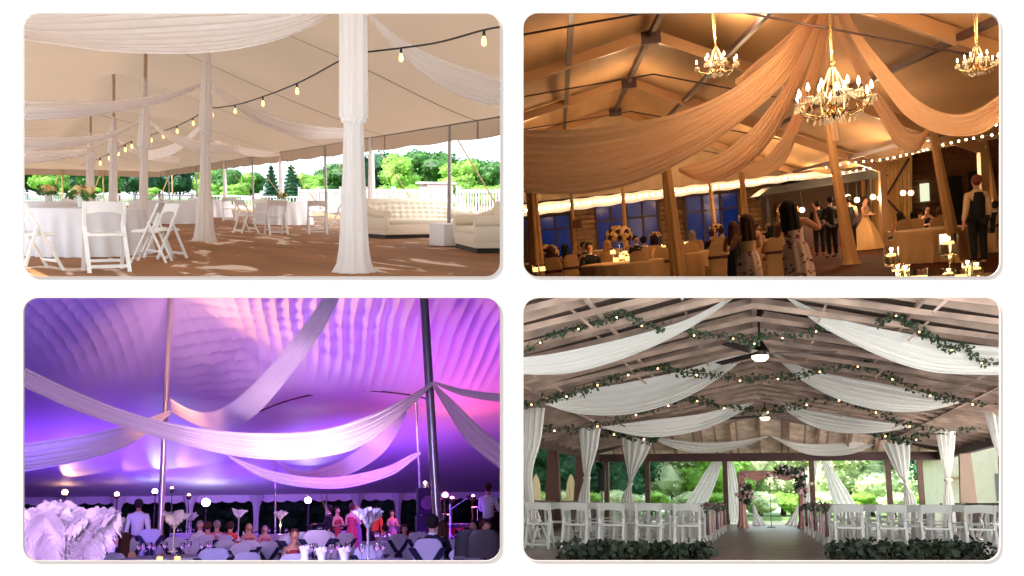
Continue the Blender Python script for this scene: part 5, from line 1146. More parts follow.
for px, py, d, rz, lab, key, hm in seat:
    kw = dict(outfit='dress' if key.startswith('sw') else 'suit', hair={'sb': 'bald'}.get(key, 'long' if key.startswith('sw') else 'short'), hm=hm, skin=M_skin1 if key != 'sb' else M_skin2, arms='fwd', cloth={'sw5': mat('white_cloth', hexcol(220, 190, 170), .8), 'sw6': mat('orange_cloth', hexcol(150, 70, 40), .8), 'sm2': M_navy}.get(key, M_blk))
    q = TR.P(px, py, d); hz = q.z; q.z = 0; s_ = min(1.15, max(.9, hz/1.30)) if hz > 1.0 else .95
    o = put_person(TR, q, rz, lab, key, s_, pose='sit', **kw); recolor(o, 'hair', hm)
    if key != 'none': CC.put(TR, q+Vector((math.sin(rz)*-.0, 0, 0)), rz, 'ivory covered chair under the %s' % ' '.join(lab.split()[:9]), 'ivory covered chairs in the evening tent')
for px, py, d, rz, lab in ((717, 275, 20, PI+.1, 'ivory covered chair with a burgundy band, standing free in the middle'), (692, 270, 21.5, PI-.2, 'ivory covered chair right of the left wrapped pole'), (659, 276, 20.5, PI+.2, 'ivory covered chair just left of the wrapped pole'), (900, 258, 0, PI+.2, 'ivory covered chair showing its whole back by the candles'), (935, 256, 0, PI, 'ivory covered chair left of the leaning pole by the waiter'), (640, 282, 19.5, PI, 'ivory covered chair at the lower edge near the second table'), (757, 262, 23, PI, 'ivory covered chair behind the standing women')):
    q = TR.G(px, py) if d == 0 else TR.P(px, py, d); q.z = 0; CC.put(TR, q, rz, lab, 'ivory covered chairs in the evening tent')
# floating candles in the lower right foreground
ft = TR.P(955, 283, 9.0); zt_ = ft.z-.02
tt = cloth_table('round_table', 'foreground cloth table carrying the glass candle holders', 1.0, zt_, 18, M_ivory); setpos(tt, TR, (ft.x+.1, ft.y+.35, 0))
M_watr = mat('candle_water', (1, .85, .6), .05, glass=.9)
def floater(px, yt, yb, wpx, lab, d=9., stem=False):
    a = TR.P(px, yt, d); b = TR.P(px, yb, d); r = wpx*d/F/2; h = a.z-b.z; e = empty('floating_candle_glass', lab, 'candle holder', TR, (b.x, b.y, max(b.z, zt_) if not stem else zt_+.02))
    zb = 0 if not stem else b.z-zt_
    if stem: MB().lathe([(r*.8, -.015), (r*.75, 0), (.008, .02), (.008, zb*.85), (r*.6, zb)], n=18, caps=False).build('stem', M_gl, e)
    MB().lathe([(r*.85, zb), (r*.98, zb+.01), (r, zb+h), (r*.95, zb+h), (r*.92, zb+.02)], n=24, caps=False).build('glass', M_gl, e)
    MB().lathe([(r*.9, zb+.012), (r*.9, zb+h*.55)], n=20).build('water', M_watr, e)
    MB().lathe([(r*.45, zb+h*.52), (r*.6, zb+h*.58), (r*.55, zb+h*.66), (r*.1, zb+h*.66)], n=16).build('candle', M_cand, e)
    MB().lathe([(.004, zb+h*.66), (.010, zb+h*.72), (.002, zb+h*.86)], n=8).build('flame', mat('flame', (1, .8, .4), .5, emit=(1, .75, .35), es=12), e)
    light('POINT', TR, (b.x, b.y-.0, b.z+h*.9), .1, (1, .6, .25), .02)
floater(892, 247, 266, 15, 'left glass cylinder with a floating candle'); floater(949, 236, 257, 18, 'tall stemmed glass with a floating candle', stem=True); floater(898, 264, 278, 12, 'low glass with candle below the left cylinder'); floater(906, 265, 278, 8, 'narrow glass beside the low left one'); floater(949, 268, 280, 13, 'low glass with candle under the stemmed one'); floater(968, 260, 276, 11, 'glass candle right of the stemmed one'); floater(977, 262, 277, 13, 'brightest glass candle near the right edge')
q = TR.P(919, 278, 9); votive(TR, (q.x, q.y, zt_+.01), 'square cream votive candle between the glass holders', 1.7); q = TR.P(961, 279, 9); votive(TR, (q.x, q.y, zt_), 'small yellow votive candle near the right glasses', 1.4)
light('POINT', TR, TR.P(690, 262, 12), 7, (1, .66, .36), .3); light('POINT', TR, TR.P(1000, 215, 26), 25, (1, .66, .36), .3); light('POINT', TR, TR.P(640, 262, 30), 14, (1, .66, .36), .3); light('POINT', TR, TR.P(930, 240, 12), 8, (1, .6, .28), .2)  # hidden point lamps without fixtures, brightening tables and chairs
# ================================================================== LOWER LEFT: purple lit pole tent at night
M_bc = mat('night_canopy', (.74, .70, .80), .6)
M_bs = mat('night_sheer', (.92, .88, .88), .7, trans=.3)
M_met = mat('brushed_pole', (.55, .52, .55), .3, .6)
M_ng = mat('dark_carpet', (.03, .025, .035), .8, noise_=.3, nscale=2)
sheet('floor', BL, [(-22, 5.5, 0), (20, 5.5, 0), (20, 56, 0), (-22, 56, 0)], M_ng, 'dark floor of the purple lit tent')
YR = 50.; ZRR = 2.6
pL = BL.P(161, 521, 22.); pL.z = 0; pR = BL.P(441, 517, 17.); pR.z = 0
def bz(x, y):
    z = ZRR+(YR-y)*.128
    for p, a in ((pL, 1.3), (pR, 1.3)):
        r = math.hypot(x-p.x, y-p.y); z += a*math.exp(-r/2.2)
        th = math.atan2(y-p.y, x-p.x); z += .03*math.sin(th*27)*math.exp(-((r-4.0)/2.6)**2)
    z += .10*(abs(math.sin(x*9.5+.7*math.sin(y*.9)))**.8)*math.exp(-((y-24)/3.6)**4)*(math.exp(-((x-.6)/2.6)**4)+.6*math.exp(-((x+5.6)/1.4)**4)+.5*math.exp(-((x-4.6)/1.2)**4))
    z += .10*(abs(math.sin(y*5.6+x*2.4))**.8)*math.exp(-((x+2.6)/1.3)**4)*math.exp(-((y-26.3)/3.0)**4)
    z += .10*math.sin(x*.9)*max(0, 1-abs(y-34)/14)
    z -= .5*math.exp(-((y-29)/2.2)**2)*math.exp(-((x-3)/7)**2)
    return z
cn = empty('tent_canopy', 'high white tent roof washed in purple and blue light', 'tent canopy', BL, (0, 0, 0))
MB().grid(lambda u, v: (-20+40*u, 8+42*v, bz(-20+40*u, 8+42*v)), 900, 480).build('roof_cloth', M_bc, cn)
MB().grid(lambda u, v: (-20+40*u, YR+.02, ZRR-v*(.30+.10*abs(math.sin(u*60*PI)))), 480, 2).build('valance', M_bc, cn)
cv = [(258, 412), (290, 400), (330, 392), (370, 391), (410, 395), (430, 400)]
tag(MB().tube([BL.P(cr_([Vector((x, y, 0)) for x, y in cv], i/30).x, cr_([Vector((x, y, 0)) for x, y in cv], i/30).y, 28.) for i in range(31)], .025, 6).build('roof_seam_rope', M_purl, pan=BL), 'dark curved rope line across the middle of the purple canopy', 'rope')
def bl_pole(b, px, py, r, lab, m=M_met, name='tent_pole'):
    t = BL.Yp(px, py, b[1]); e = empty(name, lab, 'pole', BL, b); zt = min(t.z, bz(b[0], b[1])+.2) if t.z > 3 else t.z; k = zt/t.z
    MB().tube([(0, 0, 0), ((t.x-b[0])*k, 0, zt)], r, 16).build('shaft', m, e); MB().lathe([(r*2.4, 0), (r*2.4, .03), (r*1.1, .08)], n=16).build('foot_plate', m, e); return e
bl_pole(pL, 171, 290, .07, 'tall main pole in the left half of the purple tent'); bl_pole(pR, 423.5, 290, .085, 'thick main pole at the right of the purple tent, beside the band')
q = BL.P(276, 520, 34); q.z = 0; bl_pole(q, 276, 404, .035, 'thin pole in the middle of the purple tent'); q = BL.P(423, 520, 26); q.z = 0; bl_pole(q, 416, 398, .035, 'thin pole just left of the thick main pole')
V = lambda up, lo, lab, **k: swag(BL, 'ceiling_swag', up, lo, M_bs, lab, 'drape', **k)
V([(10, 360, 15), (80, 393, 15), (140, 415, 15), (200, 428, 15), (260, 433, 15.3), (320, 430, 15.8), (370, 415, 16.3), (410, 395, 16.8), (433, 381, 17)], [(10, 381, 15), (80, 412, 15), (140, 432, 15), (200, 449, 15), (250, 458, 15.3), (305, 459, 15.8), (360, 447, 16.3), (405, 412, 16.8), (434, 384, 17)], 'longest white swag crossing the whole purple tent', folds=7, amp=.05, nu=80)
V([(330, 288, 14), (300, 330, 15), (262, 375, 16.5), (232, 402, 18), (210, 412, 19.5), (190, 409, 21), (170, 398, 22)], [(344, 288, 14), (320, 335, 15), (285, 382, 16.5), (255, 415, 18), (228, 430, 19.5), (200, 426, 21), (171, 412, 22)], 'white swag dropping from the top centre to the left main pole', folds=5, amp=.05)
V([(170, 410, 22), (130, 424, 20.5), (80, 435, 19.5), (10, 445, 18.5)], [(171, 414, 22), (135, 442, 20.5), (90, 459, 19.5), (10, 474, 18.5)], 'wide pale swag from the left main pole to the left edge', folds=6, amp=.06)
V([(228, 455, 24), (270, 470, 24), (310, 477, 24), (345, 476, 24.5), (385, 467, 25), (410, 455, 25.5), (420, 451, 26)], [(230, 458, 24), (262, 478, 24), (300, 487, 24), (345, 488, 24.5), (390, 476, 25), (412, 461, 25.5), (421, 454, 26)], 'lowest slim swag ending at the thin right pole', folds=3, amp=.05)
V([(276, 459, 34), (295, 470, 32), (315, 470, 30), (345, 458, 28), (375, 436, 24), (402, 408, 20)], [(277, 462, 34), (295, 478, 32), (320, 481, 30), (350, 474, 28), (384, 452, 24), (408, 412, 20)], 'swag from the thin middle pole rising behind the longest one', folds=4, amp=.05)
V([(433, 381, 17), (460, 388, 16.7), (485, 392, 16.4), (515, 395, 16)], [(433, 384, 17), (460, 395, 16.7), (485, 400, 16.4), (515, 404, 16)], 'upper short swag from the right main pole to the right edge', folds=3, amp=.04)
V([(434, 383, 17), (455, 402, 16.7), (480, 427, 16.4), (515, 455, 16)], [(433, 387, 17), (445, 408, 16.7), (468, 442, 16.4), (512, 478, 16)], 'lower swag falling from the right main pole to the right edge', folds=4, amp=.04)
V([(166, 400, 22), (190, 412, 23), (215, 418, 24), (245, 412, 25)], [(166, 405, 22), (190, 424, 23), (215, 432, 24), (246, 416, 25)], 'small peach lit swag right of the left main pole', folds=3, amp=.04) if False else None
# night light -----------------------------------------------------------
VIO, BLU, MAG, WRM = (.42, .12, 1), (.20, .14, 1), (1, .10, .75), (1, .50, .22)
light('AREA', BL, (2.6, 24, .3), 420, (.20, .03, 1), 4, (5, 27, 6))
light('AREA', BL, (-6, 20, .3), 300, (.22, .12, 1), 5, (-6, 24, 6))
light('SPOT', BL, (0, 10.5, 1.6), 1300, (.86, .52, 1), .3, BL.P(290, 435, 15.5), 38); light('SPOT', BL, (.3, 10.5, 1.6), 1100, (1, .70, .85), .2, BL.P(300, 440, 15.5), 20)
light('AREA', BL, (-4, 44.5, .3), 260, (.30, .07, 1), 7, (-4, 46, 3)); light('AREA', BL, (-8, 38, .3), 700, (.24, .06, 1), 8, (-8, 39, 5)); light('AREA', BL, (2, 36, .3), 480, (.30, .05, 1), 6, (5, 40, 5))
def fixture(px, py, d, col, lab, tgt, e_, spot=34, glow=10, size=.09):
    q = BL.P(px, py, d); e = empty('uplight', lab, 'spotlight', BL, q)
    MB().lathe([(.07, -.16), (.10, -.12), (.11, .0), (.10, .02)], n=16).build('housing', M_plinth, e)
    MB().ball((0, -.03, .03), size*.8, 2).build('lamp', mat('lamp_%02d%02d%02d' % tuple(int(c*99) for c in col), col, .3, emit=col, es=glow), e)
    MB().beam((0, .05, -.1), (0, .12, -.3), .03, .03).build('clamp', M_plinth, e, smooth=False)
    if px != 425: MB().tube([(0, .12, -q.z), (0, .12, -.1)], .025, 8).build('stand_pole', M_purl, e)
    light('SPOT', BL, q+Vector((0, -.9, -.05)), e_*(.62 if px < 400 else .8), col, .05, BL.P(*tgt), spot, .7)
fixture(65, 493, 42, (1, .52, .24), 'warm uplight on the draped rim pole at the far left', (115, 448, 36), 900, 36, 14, .17)
fixture(117, 495, 42, (1, .50, .24), 'warm uplight, second from the left along the rim', (160, 460, 37), 500, 30, 12, .14)
fixture(155, 492, 42, (.65, .85, 1), 'cool uplight left of the tall main pole', (200, 450, 36), 500, 40, 14, .16)
fixture(172, 489, 42, (1, .48, .22), 'warm uplight behind the tall main pole', (222, 446, 36), 700, 30, 8, .10)
fixture(189, 496, 42, (1, .45, .22), 'warm uplight aiming flat to the right along the canopy', (290, 474, 38), 900, 34, 10, .10)
fixture(206, 503, 43, (.96, 1, .97), 'dazzling white floodlight in the middle left of the rim', (206, 530, 20), 15, 100, 26, .24)
fixture(308, 501, 43, (.55, .5, 1), 'blue white uplight right of centre on the rim', (312, 482, 39), 400, 60, 18, .20)
fixture(445, 496, 33, (1, .15, .35), 'large red stage light beside the band', (480, 470, 28), 600, 90, 22, .14)
fixture(452, 499, 33, (1, .2, .4), 'smaller red stage light right of the large one', (470, 520, 28), 250, 90, 20, .09)
fixture(473, 497, 33, (1, .2, .55), 'small red stage light in front of the musician', (490, 500, 26), 150, 90, 20, .07)
fixture(425, 484, 27, (1, .75, .9), 'clamped light on top of the tall loudspeaker', (442, 470, 30), 350, 70, 8, .07)
# unseen spots added to streak the roof and light the swags
for loc, tgt, e_, col, sp_ in (((-6.4, 20.5, 4.6), (265, 330, 22), 2000, (1, .44, .16), 60), ((-2.2, 17, 3.7), (205, 375, 25), 1100, (1, .45, .20), 46), ((4.4, 19, 4.6), (340, 310, 22), 120, (1, .40, .50), 60), ((-7.4, 14, 4.6), (70, 300, 19), 160, (1, .40, .40), 60), ((-7.5, 13, .4), (75, 318, 22), 300, (1, .35, .45), 30), ((2.6, 20, .4), (320, 425, 32), 1300, (1, .45, .26), 34), ((1.2, 9, 1.7), (290, 432, 15.5), 600, (.9, .55, 1), 44), ((-3.4, 9, 1.6), (110, 395, 15), 1000, (.8, .52, 1), 44), ((4.2, 22, .4), (480, 440, 28), 300, (1, .25, .75), 40), ((-1, 12, 1.7), (345, 455, 16), 500, (1, .72, .5), 18)):
    light('SPOT', BL, loc, e_, col, .15, BL.P(*tgt), sp_, .6)
light('AREA', BL, (-.6, 8, 2.2), 120, (.42, .36, 1), 1.2, (0, 15, .8)); light('AREA', BL, (-1.75, 4.6, 1.6), 260, (.80, .52, 1), .8, (-1.6, 6.2, 1.1))  # unseen area lamps added to brighten guests, chairs and near feathers
light('AREA', BL, (2, 26, 3.6), 150, (.35, .20, 1), 5, (2, 26, 0))  # unseen violet fill lamp over the guests
# rim poles
M_wrapb = mat('white_pole_wrap', (.75, .72, .78), .8, trans=.2)
for px, w, lab in ((65, 1, 'at the far left uplight'), (117, 1, 'at the second uplight'), (189, 1, 'left of the floodlight'), (256, 1, 'right of the floodlight'), (308, 0, 'under the blue white uplight'), (326, 0, 'right of the blue white uplight'), (357, 1, 'behind the large feather centrepiece'), (398, 1, 'left of the loudspeaker')):
    q = BL.Yp(px, 520, YR-.2); q.z = 0; e = empty('rim_pole', 'far rim pole of the purple tent '+lab, 'pole', BL, q); MB().tube([(0, 0, 0), (0, 0, ZRR)], .05, 8).build('shaft', M_met, e)
    if w: MB().lathe([(.14, 0), (.12, 1.4), (.16, 2.0), (.34, ZRR-.05)], n=40, fold=(7, .12)).build('cloth_wrap', M_wrapb, e)
for px, tx in ((58, 45), (320, 330)):
    a = BL.P(px, 494, 47); b = BL.P(tx, 520, 45); tag(MB().beam(a, b, .05, .02).build('guy_strap', mat('yellow_strap', hexcol(200, 190, 60), .7), pan=BL), 'yellow strap slanting down %s' % ('beside the far left rim pole' if px < 100 else 'by the blue white uplight'), 'strap')
# hedge of night trees beyond
for i in range(15):
    p = BL.P(10+i*31, 520, 53.5+(i % 3)); p.z = 0; T_dark.put(BL, p, i*1.9, 'black green tree beyond the purple tent rim, %s from the left' % (ORD+['thirteenth', 'fourteenth', 'fifteenth', 'sixteenth', 'seventeenth'])[i], 'night trees beyond the rim', (.62, .62, .46))
# feathers ---------------------------------------------------------------
M_fea = mat('white_plume', (.88, .84, .90), .8, trans=.45)
def feather(L, w, droop, seed, nb=170):
    """one ostrich plume standing up from the origin and nodding over towards +X"""
    rnd.seed(seed); mb = MB(); pts = []
    for i in range(13):
        t = i/12; pts.append(Vector((droop*L*t**2.4, 0, L*(t-.35*abs(droop)*t**3))))
    mb.tube(pts, .004, 5, .0015)
    for k in range(nb):
        t = .12+.88*k/nb; p = cr_(pts, t); tg = (cr_(pts, min(1, t+.03))-cr_(pts, t-.03)).normalized()
        for s in (-1, 1):
            a = rnd.uniform(-.7, .7); sd_ = Vector((0, math.cos(a), 0))*s+tg.cross(Vector((0, 1, 0)))*math.sin(a); ln_ = w*(math.sin(PI*min(1, t*.86+.10))**.55)*rnd.uniform(.75, 1.12)
            e1 = p+sd_*ln_*.55+tg*ln_*.30; e2 = p+sd_*ln_*.95+tg*ln_*.35-Vector((0, 0, ln_*.35)); wd = tg*.0075
            mb.quad(p-wd, p+wd, e1+wd, e1-wd); mb.quad(e1-wd, e1+wd, e2+wd*.3, e2-wd*.3)
    return mb
def plume(pan, loc, H, R, n, lab, seed, stem=True, L=None):
    e = empty('feather_centerpiece', lab, 'feathers', pan, loc); L = L or R*1.3
    if stem:
        MB().lathe([(.07, 0), (.07, .012), (.012, .04), (.012, H-.05), (.05, H)], n=14).build('stand', mat('silver_stand', (.8, .8, .85), .2, .6), e)
    for i in range(n):
        mb = feather(L*rnd.uniform(.9, 1.1), R*.42, .62 if stem else .42, seed+i, 110 if stem else 240)
        o = mb.build('feather', M_fea, e, smooth=False); o.location = (0, 0, H-.02); o.rotation_euler = (0, .18 if i % 2 else -.05, i*2*PI/n+seed)
    return e
q = BL.P(42, 578, 6.2); plume(BL, (q.x, q.y, q.z-.05), .10, .36, 10, 'huge white feather bouquet filling the lower left corner', 3, False, .52)
q = BL.P(80, 578, 6.4); plume(BL, (q.x, q.y, q.z-.05), .10, .36, 10, 'huge white feather bouquet, right half beside the first one', 5, False, .54)
for px, yt, yb, d, w, lab in ((173, 508, 552, 12, 30, 'white feather centrepiece right of the man in the white shirt'), (190, 512, 530, 24, 15, 'small far feather centrepiece behind the first one'), (238, 508, 541, 17, 15, 'slim feather centrepiece right of the floodlight'), (280, 510, 535, 22, 14, 'small feather centrepiece in the middle of the tables'), (368, 506, 563, 8.5, 30, 'large white feather centrepiece right of centre')):
    a = BL.P(px, yb, d); t = BL.P(px, yt, d); R = w*d/F/2; hh = t.z-a.z; plume(BL, (a.x, a.y, a.z), max(.1, hh-R*1.15), R*1.05, 6, lab, int(px))
# tables and chairs --------------------------------------------------------
M_nl = mat('night_linen', (.56, .54, .64), .8); M_nsash = mat('navy_sash', (.012, .014, .05), .6)
NC = covered_chair(M_nl, M_nsash, 'cross')
def bl_table(px, py, R, lab, n=6, d=None, gl=10):
    p = BL.G(px, py, .76); p.z = 0; t = cloth_table('banquet_table', lab, R, .76, 16, M_nl); setpos(t, BL, p)
    glassware(BL, p+Vector((0, 0, .762)), 'wine glass on the %s' % lab, gl, int(px), None, 'wine glasses on the tables of the purple tent', R*.62)
    return p
tt_ = [bl_table(175, 556, .8, 'near banquet table left of centre with glowing centre'), bl_table(345, 560, .75, 'near banquet table by the large feather centrepiece'), bl_table(238, 538.5, .85, 'banquet table under the slim feather centrepiece'), bl_table(282, 534, .85, 'middle banquet table far from us'), bl_table(400, 541, .85, 'banquet table left of the man in the navy jacket'), bl_table(190, 533, .85, 'far banquet table behind the floodlight pole'), bl_table(330, 531, .85, 'far banquet table behind the standing couple'), bl_table(455, 545, .75, 'banquet table in front of the band at the right'), bl_table(128, 545, .8, 'banquet table beside the huge feathers')]
for i, (px, yt, d, rz, lab) in enumerate([(151, 529, 20, .15, 'chair draped over with a dark jacket behind the man in white'), (212, 548, 11.5, PI+.2, 'near covered chair right of the first feather stand'), (237, 543, 15, PI+.3, 'covered chair with navy sash under the slim feathers'), (226, 540, 17, PI, 'covered chair seen between two front ones'), (252, 540, 16, PI-.2, 'covered chair right of the slim feathers'), (267, 541, 16.5, PI+.1, 'covered chair left of the middle feathers'), (299, 532, 15, PI-.1, 'covered chair with wide navy sash in the middle'), (313, 530, 14.5, PI+.2, 'tall covered chair with a dark panel, middle'), (325, 531, 14.8, PI-.2, 'tall covered chair right of the dark panel one'), (247, 552, 12, PI+.1, 'near covered chair cut off at the bottom left of centre'), (288, 534, 19, PI, 'far covered chair in the middle'), (295, 553, 11, PI, 'covered chair with dark back at the lower edge'), (366, 545, 11.5, PI+.1, 'rounded covered chair behind the large feather stem'), (413, 532, 17, PI+.3, 'covered chair left of the navy jacket man'), (466, 549, 12, PI-.5, 'small covered chair tipped at the lower right'), (190, 540, 16, PI+.2, 'covered chair behind the first feather stand'), (176, 537, 18, PI, 'far covered chair left part'), (345, 533, 20, PI, 'covered chair near the standing woman'), (395, 534, 19, PI+.2, 'covered chair behind the glasses on the right'), (123, 540, 16, PI+.5, 'covered chair left of the man in white')]):
    q = BL.P(px, yt, d); s_ = max(.8, min(1.25, q.z/.98)); q.z = 0; NC.put(BL, q, rz+PI if rz < 1 else rz, lab, 'covered chairs with navy sashes', s_)
# glow of candles on tables
for px, py, d, e_ in ((178, 548, 11.5, 5), (224, 536, 19, 5), (160, 552, 11.5, 2), (281, 532, 22, 4)):
    q = BL.P(px, py, d); q.z = max(q.z, .80); votive(BL, (q.x, q.y, .765), 'lit candle on the purple tent tables at the %s' % {178: 'first feather stand', 224: 'orange topped guest', 160: 'near left table', 281: 'middle feathers'}[px], .8); light('POINT', BL, q+Vector((0, 0, .15)), e_, (1, .6, .3), .05)
for i, (px, d) in enumerate(((322, 8.6), (345, 8.4), (305, 9.2))):
    q = BL.P(px, 555, d); e = empty('white_vase', 'white vase on the near table, %s' % ('left of the large feather stem', 'just beside the large feather stem', 'leftmost of three')[i], 'vase', BL, (q.x, q.y, .765)); MB().lathe([(.04, 0), (.055, .05), (.035, .11), (.05, .16), (.06, .19)], n=18).build('vase_body', mat('white_ceramic', (.85, .85, .9), .3), e)
    mb = MB()
    for k in range(6): mb.ball((.04*math.cos(k*1.05), .04*math.sin(k*1.05), .2), .03, 1, nz=.4, seed=k)
    mb.build('white_blossoms', M_fea, e)
# people ---------------------------------------------------------------
M_wsh = mat('white_shirt', (.8, .78, .76), .8); M_org = mat('orange_shirt', hexcol(230, 80, 40), .8); M_pnk = mat('pink_shirt', hexcol(205, 130, 130), .8); M_rd = mat('red_dress', hexcol(190, 60, 70), .8)
def bp(px, d, rz, lab, key, H=1.72, **kw):
    q = BL.P(px, 520, d); q.z = 0; return put_person(BL, q, rz, lab, key, H/1.7, **kw)
bp(138, 21, PI, 'standing man with grey hair in a white shirt, seen from behind at the left', 'b1', 1.82, outfit='vest2', hair='short', hm=M_hairg, cloth=M_blk) if False else bp(138, 21, PI, 'standing man in a white shirt seen from behind at the left', 'b1', 1.78, outfit='shirt', hair='short', hm=M_hairb, skin=M_skin2, arms='down')
bp(352, 26, PI-.4, 'standing woman in a red dress in the middle distance', 'b2', 1.68, outfit='dress', hair='bun', hm=M_hairc, cloth=M_rd, arms='fwd')
bp(329, 27, PI+1.2, 'standing person in dark clothes under the blue white uplight', 'b3', 1.66, outfit='suit', hair='short', arms='fwd')
bp(337, 27.5, .6, 'standing woman in a salmon dress beside the dark clothed person', 'b2', 1.6)
bp(357, 27, .8, 'person dancing close to the woman in red', 'b4', 1.62, outfit='dress', hair='long', hm=M_hairl, cloth=mat('mauve_dress', hexcol(150, 110, 170), .8), arms='up')
bp(392, 30, .3, 'far standing guest left of the loudspeaker', 'b5', 1.5, outfit='dress', hair='long', hm=M_hairc, cloth=mat('lilac_dress', hexcol(180, 140, 190), .8), arms='fwd')
bp(375, 28, -.3, 'guest in orange half hidden by the large feathers', 'b6', 1.6, outfit='shirt', hair='short', hm=M_hairb, cloth2=M_org, arms='down')
q = BL.P(488, 531, 22); 
st = empty('stage_riser', 'dark low stage under the band at the right', 'stage', BL, (BL.P(470, 528, 26).x, 26, 0)); MB().box((0, 0, .12), (4.2, 6, .24), bevel=.02).build('platform', M_plinth, st, smooth=False); MB().box((0, -3.02, .12), (4.2, .03, .2)).build('skirt', M_blk, st, smooth=False)
m_ = BL.P(488, 500, 21.5); put_person(BL, (m_.x, m_.y, .24), PI-.7, 'musician standing on the stage in a long white shirt', 'b7', 1.05, pose='stand', outfit='shirt', hair='short', hm=M_hairc, skin=M_skin1, arms='fwd', cloth2=M_wsh)
seats = [(200, 521, 22, .3, 'seated guest with pale hair, first of the row by the floodlight', 'c1', M_hairg), (208, 522, 22, PI, 'seated guest in a pink shirt, second of the row by the floodlight', 'c2', M_hairc), (217, 521, 22.4, PI, 'seated guest third of the row by the floodlight', 'c2', M_hairg), (230, 522, 22, PI-.3, 'seated guest in a bright orange shirt', 'c3', M_hairc), (249, 524, 24, .2, 'seated guest with a pink lit face right of the slim feathers', 'c4', M_hairl), (152, 527, 23, .4, 'seated guest right of the standing man in white', 'c4', M_hairc), (294, 545, 14.5, .1, 'small guest in red between the middle chairs', 'c5', M_hairc),
         (432, 515, 12.5, PI-.35, 'large man in a navy jacket leaning at the lower right, seen from behind', 'c6', M_hairb), (443, 521, 15, PI+.2, 'guest with auburn hair behind the navy jacket man', 'c7', M_hairc), (474, 520, 16, -.5, 'guest in white with long hair right of the navy jacket man', 'c8', M_hairb), (484, 520, 15, .5, 'guest with brown hair at the right edge', 'c7', M_hairc), (404, 526, 20, .2, 'seated guest facing us left of the navy jacket man', 'c4', M_hairc), (385, 528, 22, PI, 'seated guest behind the glasses right of centre', 'c2', M_hairb), (118, 530, 18, PI, 'seated guest in red left of the man in white', 'c5', M_hairb), (124, 548, 13, PI-.4, 'seated guest with bare arm beside the huge feathers', 'c4', M_hairc), (265, 526, 25, .1, 'far seated guest in the middle left', 'c4', M_hairg), (310, 526, 26, PI, 'far seated guest in the middle', 'c2', M_hairb)]
CK = {'c1': ('suit', 'short', mat('pale_jacket', (.6, .6, .62), .8)), 'c2': ('shirt', 'short', None), 'c3': ('shirt', 'short', None), 'c4': ('dress', 'long', mat('rose_cloth', hexcol(190, 110, 120), .8)), 'c5': ('dress', 'bun', M_rd), 'c6': ('suit', 'short', M_navy), 'c7': ('dress', 'long', mat('plum_cloth', hexcol(90, 50, 100), .8)), 'c8': ('dress', 'long', M_wsh)}
for px, yt, d, rz, lab, key, hm in seats:
    of, hr, cm = CK[key]; q = BL.P(px, yt, d); s_ = min(1.2, max(.85, q.z/1.30)); q.z = 0
    kw = dict(outfit=of, hair=hr, hm=hm, skin=M_skin1, arms='fwd', cloth=cm or M_blk)
    if key == 'c2': kw['cloth2'] = M_pnk
    if key == 'c3': kw['cloth2'] = M_org
    o = put_person(BL, q, rz, lab, key+'b', s_, pose='sit', **kw); recolor(o, 'hair', hm)
    NC.put(BL, q, rz, 'covered chair under the %s' % ' '.join(lab.split()[:10]), 'covered chairs with navy sashes', s_)
# black chairs lower right
BK = covered_chair(M_plinth, M_plinth, 'band')
for px, d, lab in ((474, 11.5, 'black chair back at the lower right, left one'), (486, 11, 'black chair back in the lower right corner')):
    q = BL.P(px, 520, d); q.z = 0; BK.put(BL, q, PI-.3, lab, None, (1.05, 1.05, 1.12))
# loudspeaker and band gear
q = BL.P(427, 520, 25.5); q.z = 0; e = empty('loudspeaker', 'tall black loudspeaker stack left of the thick main pole', 'speaker', BL, q); zt = BL.zat(q, 488)
M_cab = mat('speaker_black', (.02, .016, .018), .7, spec=.1); MB().box((0, 0, zt*.32), (.62, .5, zt*.62), bevel=.02).build('subwoofer', M_cab, e, smooth=False); MB().box((0, 0, zt*.82), (.56, .45, zt*.36), bevel=.02).build('top_cabinet', M_cab, e, smooth=False)
for z in (zt*.3, zt*.8): o = MB().lathe([(.20, 0), (.17, .01), (.06, -.03), (.02, -.02)], n=24).build('cone', M_purl, e); o.rotation_euler = (PI/2, 0, 0); o.location = (0, -.27, z)
M_drum = mat('red_drum_shell', hexcol(170, 30, 50), .3); M_cym = mat('brass_cymbal', hexcol(220, 180, 90), .25, .9)
q = BL.P(468, 512, 27.5); e = empty('drum_kit', 'drum kit with cymbals glowing red behind the musician', 'drum kit', BL, (q.x, q.y, .24))
o = MB().lathe([(.28, 0), (.28, .4)], n=28).build('bass_drum', M_drum, e); o.rotation_euler = (PI/2, 0, 0); o.location = (0, 0, .29)
for x, y, z, r in ((-.28, 0, .62, .15), (.2, 0, .64, .16), (.55, .2, .4, .2), (-.55, .2, .5, .17)): MB().lathe([(r, z), (r, z+.2)], c=(x, y, 0), n=24).build('drum', M_drum, e); MB().tube([(x, y, 0), (x, y, z)], .012, 6).build('leg', M_met, e)
for x, y, z, r in ((-.75, .1, 1.1, .22), (.75, .1, 1.15, .25), (.35, .3, 1.3, .2)): MB().lathe([(.01, z+.03), (.05, z+.02), (r, z)], c=(x, y, 0), n=24).build('cymbal', M_cym, e); MB().tube([(x, y, 0), (x, y, z)], .01, 6).build('cymbal_stand', M_met, e)
q = BL.P(458, 518, 24); e = empty('keyboard', 'keyboard on a crossed stand before the stage lights', 'keyboard', BL, (q.x, q.y, .24)); MB().box((0, 0, .78), (1.1, .35, .09), bevel=.01).build('keyboard_body', M_cab, e); MB().box((0, -.06, .83), (1.0, .14, .015)).build('keys', M_wsh, e)
for s in (-1, 1): MB().beam((-.4*s, 0, 0), (.4*s, 0, .74), .03, .03).build('leg', M_met, e, smooth=False)
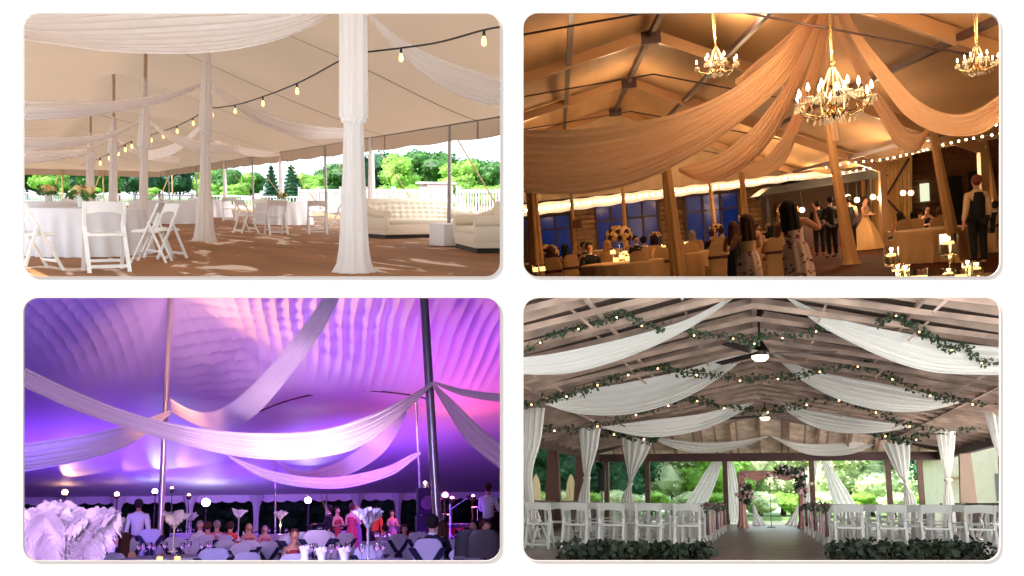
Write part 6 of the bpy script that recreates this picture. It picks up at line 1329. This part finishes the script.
q = BL.P(450, 522, 23); e = empty('microphone_stand', 'microphone stand at the left of the stage', 'microphone stand', BL, (q.x, q.y, .24)); MB().lathe([(.14, 0), (.14, .02), (.02, .04)], n=16).build('base', M_cab, e); MB().tube([(0, 0, .03), (0, 0, 1.35)], .012, 6).build('pole', M_met, e); MB().tube([(0, 0, 1.2), (.45, -.1, 1.5)], .01, 6).build('boom', M_met, e); MB().ball((.47, -.1, 1.52), .035, 2, (1.6, 1, 1)).build('microphone', M_cab, e)
light('POINT', BL, BL.P(470, 500, 30), 260, (1, .08, .28), .3); light('POINT', BL, BL.P(484, 505, 25), 30, (1, .25, .6), .3)
tag(MB().beam(BL.P(306, 510, 45), BL.P(300, 506, 45), .02, .02).build('cable', M_cab, pan=BL), 'short black cable at the blue white uplight', 'cable')
# models that no place used are taken out again
for pr_ in Proto.made:
    if not pr_.used:
        for o in list(pr_.r.children_recursive)+[pr_.r]: bpy.data.objects.remove(o)
# what would run through a partition into the neighbouring place ends at that partition
bpy.context.view_layer.update()
LIM = {id(TL): (None, 511.2, None, 286.5), id(TR): (515., None, None, 284.6), id(BL): (None, 508.8, 290.6, None), id(BR): (512.3, None, 287.9, None)}
def planes(lim):
    l, r, t, b = lim; out = []
    if l is not None: out.append(Vector((-1, (l-PX)/F, 0)))
    if r is not None: out.append(Vector((1, -(r-PX)/F, 0)))
    if t is not None: out.append(Vector((0, (t-PY)/F, 1)))
    if b is not None: out.append(Vector((0, -(b-PY)/F, -1)))
    return [p.normalized() for p in out]
for nm, pan in PANOF.items():
    root = bpy.data.objects.get(nm)
    if not root: continue
    for o in [root]+list(root.children_recursive):
        if o.type != 'MESH' or o.data.users > 1: continue
        M = o.matrix_world; pts = [M @ v.co - CAM for v in o.data.vertices]
        cuts = [n for n in planes(LIM[id(pan)]) if any(n.dot(p) > 1e-4 for p in pts)]
        front = any(p.y < 3.03 for p in pts)
        if not cuts and not front: continue
        b = bmesh.new(); b.from_mesh(o.data); b.transform(M)
        for n in cuts: bmesh.ops.bisect_plane(b, geom=list(b.verts)+list(b.edges)+list(b.faces), plane_co=CAM, plane_no=n, clear_outer=True)
        if front: bmesh.ops.bisect_plane(b, geom=list(b.verts)+list(b.edges)+list(b.faces), plane_co=CAM+Vector((0, 3.06, 0)), plane_no=Vector((0, -1, 0)), clear_outer=True)
        b.transform(M.inverted()); b.to_mesh(o.data); b.free()
        if not len(o.data.vertices): bpy.data.objects.remove(o)
